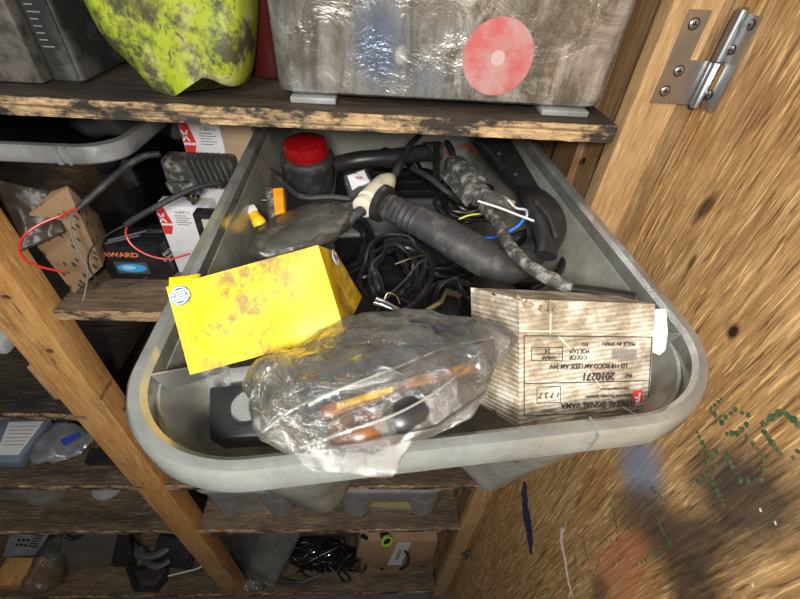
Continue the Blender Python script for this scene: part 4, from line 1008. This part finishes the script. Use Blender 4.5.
bm = B(); tube(bm, [(-.48, .70, 1.80), (-.43, .66, 1.81), (-.38, .70, 1.80), (-.34, .72, 1.79)], .02, 14, 6); crumple(bm, .006, 30, 3)
obj('cloth_bundle', bm, M_dkgrey, None, True, 'dark grey crumpled bundle lying inside the black bin', 'bundle')

# patterned paper box
def pattern_mat():
    m, t, b = newmat('brown card with dark printed script')
    co = coords(t, (1, 1, 1), (.5, .3, .4)); vo = nd(t, 'ShaderNodeTexVoronoi'); vo.inputs['Scale'].default_value = 90; vo.inputs['Randomness'].default_value = .6
    mp = nd(t, 'ShaderNodeMapping'); mp.inputs['Scale'].default_value = (1.6, .8, .55); t.links.new(co, mp.inputs[0]); t.links.new(mp.outputs[0], vo.inputs['Vector'])
    base = ramp(t, noi(t, co, 12, 5), [(.4, (.34, .22, .12)), (.7, (.25, .16, .085))])
    c = mixc(t, ramp(t, vo.outputs['Distance'], [(.22, (.9,)*3), (.30, (0, 0, 0))]), base, (.04, .028, .02))
    t.links.new(c, b.inputs['Base Color']); b.inputs['Roughness'].default_value = .8; return m
M_pat = pattern_mat()
q = [at(18, 222, y=.52), at(67, 187, y=.545), at(103, 266, y=.53), at(74, 294, y=.50)]
for p in q: p.z = max(p.z, Z2+.002)
bm = B(); slab(bm, q, (-.012, .055, .010), .001)
obj('carton', bm, M_pat, None, True, 'tilted brown carton with dark printed script, between the pine post and the black lamp box', 'box')
film('plastic_bag', [(-20, 150), (40, 168), (66, 232), (0, 262)], (1.80, 1.77, 1.70, 1.68), .008, 18, clear('brown film', haze=.7, gloss=.0, rough=.25, milky=(.13, .10, .075), bump=.2), 'brownish clear bag bulging behind the pine post at the left edge', 5, cat='bag')

# black box with orange lettering
e = empty('carton', 'glossy black carton with orange lettering and a blue oval, left of the tub', 'box', at(140, 279, z=Z2))
b0 = at(111.5, 279, z=Z2+.0005); b1 = at(169, 280, z=Z2+.0005); b2 = at(196, 256, z=Z2+.0005); b3 = b0+(b2-b1)
tz = at(96, 246, y=b0.y).z; H_ = tz-b0.z
def up_(p, k=1): return p+V((0, 0, H_*k))
tl_ = at(96, 246, y=b0.y); sh = V((tl_.x-b0.x, 0, 0))*.5
T0, T1, T2, T3 = up_(b0)+sh*.4, up_(b1)+sh*.2, up_(b2), up_(b3)
bm = B(); hexa(bm, [b0, b1, b2, b3, T0, T1, T2, T3], .0012)
obj('carton_body', bm, plain('glossy black card', (.013, .013, .015), .25, col2=(.03, .03, .034), scale=15), e)
fxx = (b1-b0).normalized(); fn2 = fxx.cross(V((0, 0, 1))).normalized()
def fp(s, t): return bl(T0, T1, b1, b0, s, t)+fn2*.0008
text('AWARD', fp(.36, .24), fxx, T0-b0, .0120, M_orange, e, 'lettering', 1.25, .0004)
cc = fp(.46, .62)
bm = B(); slab(bm, [fp(.18, .44), fp(.74, .44), fp(.74, .80), fp(.18, .80)], fn2*.0003); obj('picture_panel', bm, M_dkgrey, e, False)
bm = B(); disc(bm, cc+fn2*.0005, fxx, (0, 0, 1), .023, .0085, .0004, 30); obj('blue_oval', bm, plain('bright blue ink', (.05, .38, .85), .4), e, False)
bm = B(); disc(bm, cc+fn2*.0010+V((-.004, 0, .001)), fxx, (0, 0, 1), .011, .004, .0003, 24); obj('blue_highlight', bm, plain('pale blue ink', (.40, .70, .90), .4), e, False)
sxx = (b2-b1).normalized(); sn = sxx.cross(V((0, 0, 1))).normalized()
def sp_(s, t): return bl(T1, T2, b2, b1, s, t)+sn*.0008
text('BACKLIGHT', sp_(.40, .30), sxx, (0, 0, 1), .0085, M_label, e, 'lettering', 1., .0001)
text('CONSTRUCTED', sp_(.42, .44), sxx, (0, 0, 1), .0075, M_label, e, 'lettering', 1., .0001)
text('FOR CAR', sp_(.36, .56), sxx, (0, 0, 1), .006, M_label, e, 'lettering')
def tp_(s, t): return bl(T3, T2, T1, T0, s, t)+V((0, 0, .0008))
bm = B()
for a in ((.10, .80, .55, .30, .006), (.12, .92, .5, .55, .004)):
    p, q_ = tp_(a[0], a[1]), tp_(a[2], a[3]); d = (q_-p).normalized().cross(V((0, 0, 1)))*a[4]/2; slab(bm, [p-d, q_-d, q_+d, p+d], (0, 0, .0002))
obj('printed_stripe', bm, M_grey, e, False)
bm = B(); slab(bm, [tp_(.5, .30), tp_(.8, .28), tp_(.82, .42), tp_(.52, .45)], (0, 0, .0002)); obj('printed_patch', bm, M_dkgrey, e, False)
e = empty('carton', 'small black and cream carton squeezed between the black lettered carton and the tub', 'box', at(200, 232, z=1.64))
p = at(192, 214, y=.553); bm = B(); box(bm, (p.x, .553, Z2+.0005), (p.x+.036, .573, p.z), .001); obj('carton_body', bm, M_black, e)
bm = B(); box(bm, (p.x+.012, .5515, p.z-.05), (p.x+.032, .5526, p.z-.008)); obj('cream_panel', bm, plain('cream card', (.62, .58, .45), .6), e, False)

# white and red cartons, heat-sink lamp
def wr_box(x0, x1, y0, y1, z0, z1, label, num):
    e = empty('carton', label, 'box', ((x0+x1)/2, (y0+y1)/2, z0))
    bm = B(); box(bm, (x0, y0, z0), (x1, y1, z1), .001); obj('carton_body', bm, M_paper, e)
    bm = B(); y = y0-.0006
    poly(bm, [V((x0+.001, y, z1-.001)), V((x0+.013, y, z1-.001)), V((x0+.019, y, z1-.03)), V((x0+.001, y, z1-.03))], (0, .0004, 0))
    poly(bm, [V((x0+.001, y, z1-.034)), V((x0+.018, y, z1-.034)), V((x0+.012, y, max(z0+.002, z1-.05))), V((x0+.001, y, max(z0+.002, z1-.05)))], (0, .0004, 0))
    obj('red_shape', bm, M_redink, e, False)
    bm = B(); p_ = x0+.006
    for d in (-1, 1): poly(bm, [V((p_-.006*d, y-.0004, z1-.012)), V((p_-.003*d, y-.0004, z1-.012)), V((p_+.006*d, y-.0004, z1-.028)), V((p_+.003*d, y-.0004, z1-.028))], (0, .0002, 0))
    obj('white_chevron', bm, M_paper, e, False)
    bm = B()
    for k in range(5): box(bm, (x0+.026, y, z1-.016-k*.004), (x0+.026+(.024 if k % 2 else .018), y+.0004, z1-.0152-k*.004))
    obj('printed_lines', bm, M_ink, e, False); text(num, V((x0+.040, y-.0001, z1-.0095)), (1, 0, 0), (0, 0, 1), .006, M_ink, e)
a = at(177, 121, y=.612); b_ = at(218, 121, y=.612)
wr_box(a.x, b_.x, .612, .70, Z2+.0005, a.z, 'white carton with red corner print standing upright behind the finned lamp', '5-5071-2')
a = at(154, 206, y=.575)
wr_box(a.x, a.x+.080, .575, .608, Z2+.0005, a.z, 'low white carton with red print under the finned lamp', '5-5071-2')
bm = B(); a = at(218, 121, y=.605); c = at(218, 160, y=.605)
box(bm, (a.x+.002, .605, Z2+.0005), (-.186, .64, a.z), .001); obj('carton', bm, M_card2, None, True, 'plain pale brown carton just left of the tub rim, under the top shelf', 'box')
e = empty('work_lamp', 'dusty black work lamp with heat-sink fins and a mounting bolt, left of the tub', 'lamp', at(190, 190, y=.62))
p0 = at(156, 158, y=.562); p1 = at(232, 150, y=.562); p2 = at(160, 192, y=.562)
w0 = p1.x-p0.x
bm = B(); box(bm, (p0.x, .567, p2.z+.004), (p0.x+w0*.92, .600, p0.z-.004), .005); crumple(bm, .001, 40, 1); obj('housing', bm, M_dust, e)
for k in range(7):
    x = p0.x+w0*(.42+.075*k); bm = B()
    hexa(bm, [V(q) for q in ((x-.004, .554, p0.z+.002), (x-.0015, .554, p0.z+.002), (x+.0065, .554, p2.z+.012), (x+.004, .554, p2.z+.012), (x-.004, .575, p0.z+.006), (x-.0015, .575, p0.z+.006), (x+.0065, .575, p2.z+.012), (x+.004, .575, p2.z+.012))], .0006); obj('cooling_fin', bm, M_dkgrey, e)
bm = B(); slab(bm, [V((p0.x+.006, .557, p2.z-.002)), V((p0.x+w0*.45, .557, p2.z-.002)), V((p0.x+w0*.5, .557, p2.z+.018)), V((p0.x+.002, .557, p2.z+.018))], (0, .012, 0), .003); crumple(bm, .0015, 60, 4); obj('bracket', bm, M_dust, e)
bm = B(); lathe(bm, (p0.x+w0*.30, .562, p2.z-.018), (0, 0, 1), [(.003, 0), (.003, .022)], 10); lathe(bm, (p0.x+w0*.30, .562, p2.z-.010), (0, 0, 1), [(.007, 0), (.007, .006)], 6); obj('bolt', bm, M_steel, e)

def lead3(name, pts, r, mat, par): bm = B(); tube(bm, [at(u, v, y=y) for u, v, y in pts], r, 8, 6); return obj(name, bm, mat, par)
e = empty('lamp_cable', 'black sleeved cable with bared red and grey wires arching left from the finned lamp', 'cable', at(120, 172, y=.52))
lead3('sleeve', [(160, 154, .560), (145, 156, .555), (128, 165, .54), (108, 182, .53), (88, 200, .51), (78, 209, .50)], .0045, M_rub, e)
lead3('red_wire', [(80, 207, .50), (62, 215, .49), (42, 223, .475), (26, 234, .46), (19, 248, .45), (27, 261, .445), (45, 268, .445), (66, 272, .445)], .0017, M_redwire, e)
lead3('bare_end', [(65, 272, .445), (70, 273, .445)], .0012, M_silver, e)
lead3('grey_wire', [(74, 211, .50), (70, 222, .495), (73, 240, .485), (82, 258, .475), (88, 270, .47), (86, 288, .465), (83, 301, .462)], .0013, M_grey, e)
e = empty('lamp_cable', 'second sleeved cable with a red wire hanging over the black lettered carton', 'cable', at(160, 205, y=.50))
lead3('sleeve', [(228, 184, .56), (212, 184, .54), (190, 190, .52), (165, 202, .50), (140, 216, .49), (126, 225, .485)], .0040, M_rub, e)
lead3('red_wire', [(127, 225, .485), (126, 235, .48), (133, 246, .475), (148, 255, .475), (168, 259, .48), (190, 254, .485)], .0014, M_redwire, e)
lead3('black_wire', [(126, 225, .485), (112, 232, .48), (95, 244, .475), (88, 258, .47), (92, 273, .47), (104, 284, .47), (125, 286, .47), (148, 277, .475)], .0012, M_rub, e)

# ---------------------------------------------------------------- lower shelves
Z3 = ZS['third']
e = empty('carton', 'brown script-printed carton on the shelf below the black lettered carton', 'box', (-.40, .66, Z3-.0195))
Mx = Matrix.Translation((-.415, .66, Z3-.0195)) @ Matrix.Rotation(.55, 4, 'Z'); bm = B()
hexa(bm, [Mx@V(p) for p in ((-.05, -.055, 0), (.06, -.055, 0), (.06, .06, 0), (-.05, .06, 0), (-.05, -.055, .14), (.06, -.055, .14), (.06, .06, .14), (-.05, .06, .14))], .001)
obj('carton_body', bm, M_pat, e); bm = B(); poly(bm, [Mx@V(p) for p in ((-.048, -.0565, .02), (-.01, -.0565, .02), (-.01, -.0565, .09), (-.048, -.0565, .07))], (0, -.001, 0)); obj('dark_label', bm, M_card, e, False)
bm = B(); p = at(4, 352, z=Z3); box(bm, (p.x-.08, p.y-.01, Z3+.0005), (p.x+.018, p.y+.06, Z3+.035), .008); obj('packet', bm, M_label, None, True, 'pale rounded packet at the left frame edge on the empty dark shelf', 'packet')
Z4 = ZS['fourth']
e = empty('flat_box', 'flat blue-grey box with a white printed sheet at the left frame edge', 'box', at(5, 455, z=Z4))
a = at(46, 422, z=Z4+.04); bm = B()
q = [at(-15, 462, z=Z4+.03), at(18, 462, z=Z4+.03), at(50, 419, z=Z4+.045), at(-5, 419, z=Z4+.045)]
slab(bm, q, (0, 0, -.029), .002); obj('lid', bm, plain('blue grey plastic', (.16, .20, .25), .5), e)
qq = [bl(q[3], q[2], q[1], q[0], s, t)+V((0, 0, .0008)) for s, t in ((.28, .08), (.92, .06), (.88, .85), (.25, .85))]
bm = B(); slab(bm, qq, (0, 0, .0004)); obj('printed_sheet', bm, M_label, e, False)
bm = B()
for k in range(6):
    t = .15+k*.11; slab(bm, [bl(*qq, .1, t)+V((0, 0, .0006)), bl(*qq, .9, t)+V((0, 0, .0006)), bl(*qq, .9, t+.015)+V((0, 0, .0006)), bl(*qq, .1, t+.015)+V((0, 0, .0006))], (0, 0, .0002))
obj('printed_lines', bm, M_dkgrey, e, False)
e = empty('plastic_bag', 'crinkled clear bag with small blue print on the lower left shelf', 'bag', at(60, 450, z=Z4))
bm = bagmesh([(32, 455), (45, 436), (60, 424), (75, 426), (92, 436)], [(36, 462), (52, 462), (66, 457), (80, 452), (92, 442)], Z4+.030, .016, 24, 18, .010, 16, 7); obj('pouch', bm, clear('bright clear bag', haze=.5, gloss=.6, rough=.1, bump=1, bscale=40, milky=(.75, .77, .8)), e, angle=60)
bm = B(); slab(bm, [at(60, 440, z=Z4+.05), at(78, 432, z=Z4+.05), at(80, 437, z=Z4+.05), at(64, 446, z=Z4+.05)], (0, 0, .0005)); obj('blue_print', bm, plain('blue print', (.04, .07, .40), .5), e, False)
bm = B()
rr_ = [(84, 462), (112, 462), (112, 452), (104, 447), (90, 449)]
poly(bm, [at(u, v, z=Z4+.02) for u, v in rr_], (0, 0, -.019)); obj('black_clip', bm, M_black, None, False, 'small black plastic clip right of the crinkled bag with blue print', 'clip')
bm = B(); p = at(106, 492, z=ZS['fifth']); lathe(bm, p+V((0, .02, .0005)), (0, 0, 1), [(.045, 0), (.045, .004), (.03, .006)], 24); obj('clear_dish', bm, M_tub2, None, True, 'small round clear dish lying on the lower left shelf board', 'dish')

# bottom compartment
Z6 = ZS['bottom']+.0008
def bb(u, v, dz=0): return at(u, v, z=Z6+dz)
def slantbox(q, dz, name, label, mat, cat, bev=.006, extra=None):
    e = empty(name, label, cat, sum(q, V())/4)
    bm = B(); slab(bm, q, dz, bev); obj('body', bm, mat, e)
    return e
# grey slotted panel
p = bb(5, 560); q = [bb(2, 556, .02), bb(30, 560, .02), bb(48, 533, .10), bb(10, 533, .10)]
e = slantbox(q, (0, 0, -.02), 'slotted_panel', 'grey moulded panel with slots at the bottom left corner of the picture', M_grey, 'car part', .004)
bm = B()
for i in range(3):
    for j in range(2):
        s, t = .30+.13*i, .25+.2*j; c = [bl(q[3], q[2], q[1], q[0], a, b)+V((0, 0, .002)) for a, b in ((s, t), (s+.07, t), (s+.07, t+.1), (s, t+.1))]; slab(bm, c, (0, 0, .001))
for k in range(5):
    t = .1+.1*k; slab(bm, [bl(q[3], q[2], q[1], q[0], a, b)+V((0, 0, .002)) for a, b in ((.70, t), (.98, t), (.98, t+.04), (.70, t+.04))], (0, 0, .001))
obj('slot', bm, M_void, e, False)
bm = bagmesh([(24, 590), (34, 566), (44, 548), (58, 535)], [(30, 594), (50, 590), (60, 562), (66, 536)], Z6+.07, .04, 22, 16, .02, 9, 8)
obj('plastic_bag', bm, M_bag, None, True, 'long crinkled clear bag standing beside the grey slotted panel', 'bag', angle=60)
q = [bb(57, 569, .01), bb(110, 568, .01), bb(118, 534, .16), bb(62, 534, .16)]
e = slantbox(q, (0, .02, -.01), 'lamp_case', 'dark grey-brown flat case in the bottom left compartment', plain('dusty dark case', (.10, .09, .075), .45, col2=(.16, .15, .125), scale=6), 'case', .008)
bm = B(); tube(bm, [bb(66, 536, .17), bb(74, 539, .16), bb(82, 534, .17)], .008, 10, 5); obj('handle', bm, M_black, e)
e = slantbox([bb(112, 568, .01), bb(135, 567, .01), bb(128, 534, .15), bb(117, 534, .16)], (0, .02, -.01), 'side_panel', 'black panel leaning right of the dark grey-brown case', M_black, 'car part', .006)
# mirror frame
e = empty('mirror_frame', 'black six-sided mirror frame lying on the lowest shelf', 'mirror', bb(146, 578))
hexp = [(125, 567), (133, 590), (155, 591), (166, 578), (167, 566), (150, 565)]
outer = [bb(u, v, .03) for u, v in hexp]; cen = sum(outer, V())/6
bm = B(); rr = [[p+V((0, 0, -.028)) for p in outer], outer, [cen+(p-cen)*.72 for p in outer], [cen+(p-cen)*.70+V((0, 0, -.02)) for p in outer]]
bridge(bm, rr + [[cen+(p-cen)*.9+V((0, 0, -.029)) for p in outer]]); obj('frame', bm, M_black, e, False)
bm = B(); poly(bm, [cen+(p-cen)*.74+V((0, 0, -.018)) for p in outer], (0, 0, -.004)); obj('glass', bm, plain('dirty mirror', (.12, .10, .085), .15, .6, col2=(.3, .28, .25), scale=14, lo=.5, hi=.7), e, False)
# curved black brackets
for pts, r, lab in ((((120, 536), (132, 545), (142, 556), (160, 553), (180, 538)), .016, 'curved black bracket arm behind the mirror frame'),
                    (((140, 548), (148, 562), (158, 566), (170, 560)), .013, 'short black bracket hooked behind the mirror frame')):
    bm = B(); tube(bm, [bb(u, v, .05) for u, v in pts], r, 10, 6, flat=.5); obj('bracket', bm, M_dkgrey, None, True, lab, 'bracket')
e = slantbox([bb(150, 566, .01), bb(190, 571, .01), bb(196, 545, .07), bb(158, 535, .09)], (0, .02, -.01), 'lamp_housing', 'black wedge-shaped housing left of the pine post foot', M_black, 'car part', .006)
bm = B(); tube(bm, [bb(168, 576, .03), bb(180, 573, .03), bb(196, 569, .03), bb(202, 566, .03)], .003, 8, 6); obj('cable', bm, M_white, None, True, 'thin white cable beside the mirror frame', 'cable')
# right: clear cover
q = [bb(243, 571, .02), bb(274, 587, .012), bb(301, 531, .25), bb(262, 531, .25)]
e = empty('lamp_cover', 'long smoky clear lamp cover leaning in the bottom compartment right of the pine post', 'cover', bb(258, 580))
bm = B(); slab(bm, q, (0, .012, -.012), .004); obj('lens', bm, M_lens, e)
bm = B(); pts = [q[0], q[1], q[2], q[3]]
for i in range(3): tube(bm, [pts[i], pts[i+1]], .0045, 8, curve=False)
obj('edge_flange', bm, M_blister, e)
bm = B()
for k in range(6):
    t = .25+.045*k; tube(bm, [bl(q[3], q[2], q[1], q[0], .12, t+.15)+V((0, -.004, .004)), bl(q[3], q[2], q[1], q[0], .42, t+.15)+V((0, -.004, .004))], .0016, 6, curve=False)
obj('moulded_rib', bm, M_blister, e)
bm = B(); slab(bm, [bl(q[3], q[2], q[1], q[0], s, t)+V((0, .02, -.03)) for s, t in ((.08, .1), (.92, .1), (.9, .9), (.1, .9))], (0, .01, -.01), .003); obj('lamp_reflector', bm, plain('dull reflector', (.16, .165, .14), .4, col2=(.24, .24, .2), scale=8), e)
e = slantbox([bb(228, 572, .02), bb(245, 575, .02), bb(262, 533, .22), bb(232, 533, .20)], (0, .03, -.01), 'lamp_housing', 'dark housing between the pine post and the smoky lamp cover', M_dkgrey, 'car part')
bm = bagmesh([(236, 588), (248, 576), (262, 582)], [(238, 592), (252, 592), (264, 590)], Z6+.02, .014, 14, 12, .006, 30, 3)
obj('foil_scrap', bm, M_bag, None, True, 'crumpled clear film scrap at the foot of the smoky lamp cover', 'film', angle=60)
# tangle
rnd = random.Random(5)
for i in range(9):
    P = []; cx, cy = rnd.uniform(305, 345), rnd.uniform(545, 562)
    for k in range(26): P.append(bb(cx+rnd.uniform(-26, 22), cy+rnd.uniform(-12, 12), max(.012, .055+rnd.uniform(-.04, .05))))
    bm = B(); tube(bm, P, .0030, 6, 5); obj('tangled_cable', bm, M_cable, None, True, 'one of the black cables tangled in the bottom compartment beside the brown carton', 'cable', 'tangled black cables at the bottom')
for pts, lab in ((((282, 578), (300, 582), (318, 575), (330, 566)), 'black cable loop in front of the tangle, nearest the smoky cover'), (((300, 570), (310, 578), (326, 572), (335, 562), (342, 570), (350, 579), (344, 582), (336, 570)), 'black cable loop drooping in front of the tangle, left of the carton'),
                 (((345, 560), (350, 570), (362, 573), (367, 560), (366, 545)), 'black cable looped over the left end of the carton')):
    bm = B(); tube(bm, [bb(u, v, .012) for u, v in pts], .0045, 8, 6); obj('cable', bm, M_cable, None, True, lab, 'cable')
for (u, v, lab) in ((310, 553, 'small bright metal clip on the tangle, nearer the smoky cover'), (325, 556, 'small bright metal clip on the tangle, nearer the carton')):
    c = bb(u, v, .11); bm = B(); tube(bm, [c, c+V((.015, 0, .008)), c+V((.03, .01, .004))], .004, 8, 4); obj('metal_clip', bm, M_silver, None, True, lab, 'clip')
# brown carton with white label
e = empty('carton', 'open brown cardboard carton with a white label in the bottom right compartment', 'box', bb(395, 567))
c0, c1 = bb(354, 566), bb(434, 565); hgt = at(365, 546, y=c0.y).z-Z6
bm = B(); lean = V((.02, .03, 0)); hexa(bm, [c0, c1, c1+V((0, .26, 0)), c0+V((0, .26, 0)), c0+V((.03, .02, hgt)), c1+V((.02, .02, hgt*.9)), c1+V((0, .26, hgt*.9)), c0+V((0, .26, hgt))], .002); obj('carton_body', bm, M_card, e)
F_q = [c0+V((.03, .02, hgt)), c1+V((.02, .02, hgt*.9)), c1, c0]; fno = (F_q[1]-F_q[0]).cross(F_q[0]-F_q[3]).normalized()
bm = B(); slab(bm, [bl(*F_q, s, t)+fno*.001 for s, t in ((.44, .04), (.60, .04), (.58, .97), (.41, .97))], fno*.0006); obj('white_label', bm, M_label, e, False)
bm = B()
for s in (.49, .51): slab(bm, [bl(*F_q, s+a, t)+fno*.002 for a, t in ((0, .3), (.010, .3), (.004, .75), (-.006, .75))], fno*.0003)
obj('label_print', bm, M_dkgrey, e, False)
top = hgt+.006
def ct(u, v, dz): return at(u, v, z=Z6+dz)
for pts, r, lab in ((((362, 536), (375, 542), (392, 545), (402, 541), (412, 546), (425, 540)), .008, 'thick black cable lying across the open carton'),
                    (((402, 548), (408, 556), (406, 566), (395, 570), (380, 569)), .005, 'thin black cable looping down over the white label')):
    bm = B(); P = [ct(u, v, top+.012 if v < 549 else .0) if False else at(u, v, y=c0.y-.012+(.04 if v < 549 else 0)) for u, v in pts]; tube(bm, P, r, 8, 6); obj('cable', bm, M_cable, None, True, lab, 'cable')
e = empty('cable_plug', 'black plug with a lime green ring lying on the open carton', 'plug', at(386, 541, y=c0.y+.06))
p = at(387, 541, y=c0.y+.015)
bm = B(); lathe(bm, p, (.3, -.9, .5), [(.018, -.05), (.020, 0)], 20); obj('plug_body', bm, M_black, e)
bm = B(); lathe(bm, p, (.3, -.9, .5), [(.015, 0), (.015, .004), (.022, .004), (.022, -.006), (.015, -.006), (.015, 0)], 24, cap=False); obj('green_ring', bm, M_lime, e, label='lime green ring')
bm = B(); tube(bm, [at(366, 534, y=c0.y+.08), at(373, 536, y=c0.y+.08), at(379, 535, y=c0.y+.08)], .005, 8, 4); obj('cable', bm, M_lime, None, True, 'short lime green cable end behind the carton', 'cable')
bm = B(); p = at(425, 538, y=c0.y+.09); box(bm, (p.x-.14, p.y-.02, Z6+hgt*.9+.012), (p.x+.03, p.y+.06, Z6+hgt*.9+.06), .01); obj('dark_case', bm, M_dkgrey, None, True, 'dark grey case lying on the right end of the open carton', 'case')
bm = B(); box(bm, (-.33, .70, Z6), (-.08, .86, Z6+.22), .01); obj('dark_case', bm, M_black, None, True, 'black case standing behind the cable tangle at the bottom', 'case')

for o in CLEAN:
    if '_o' in o: del o['_o']
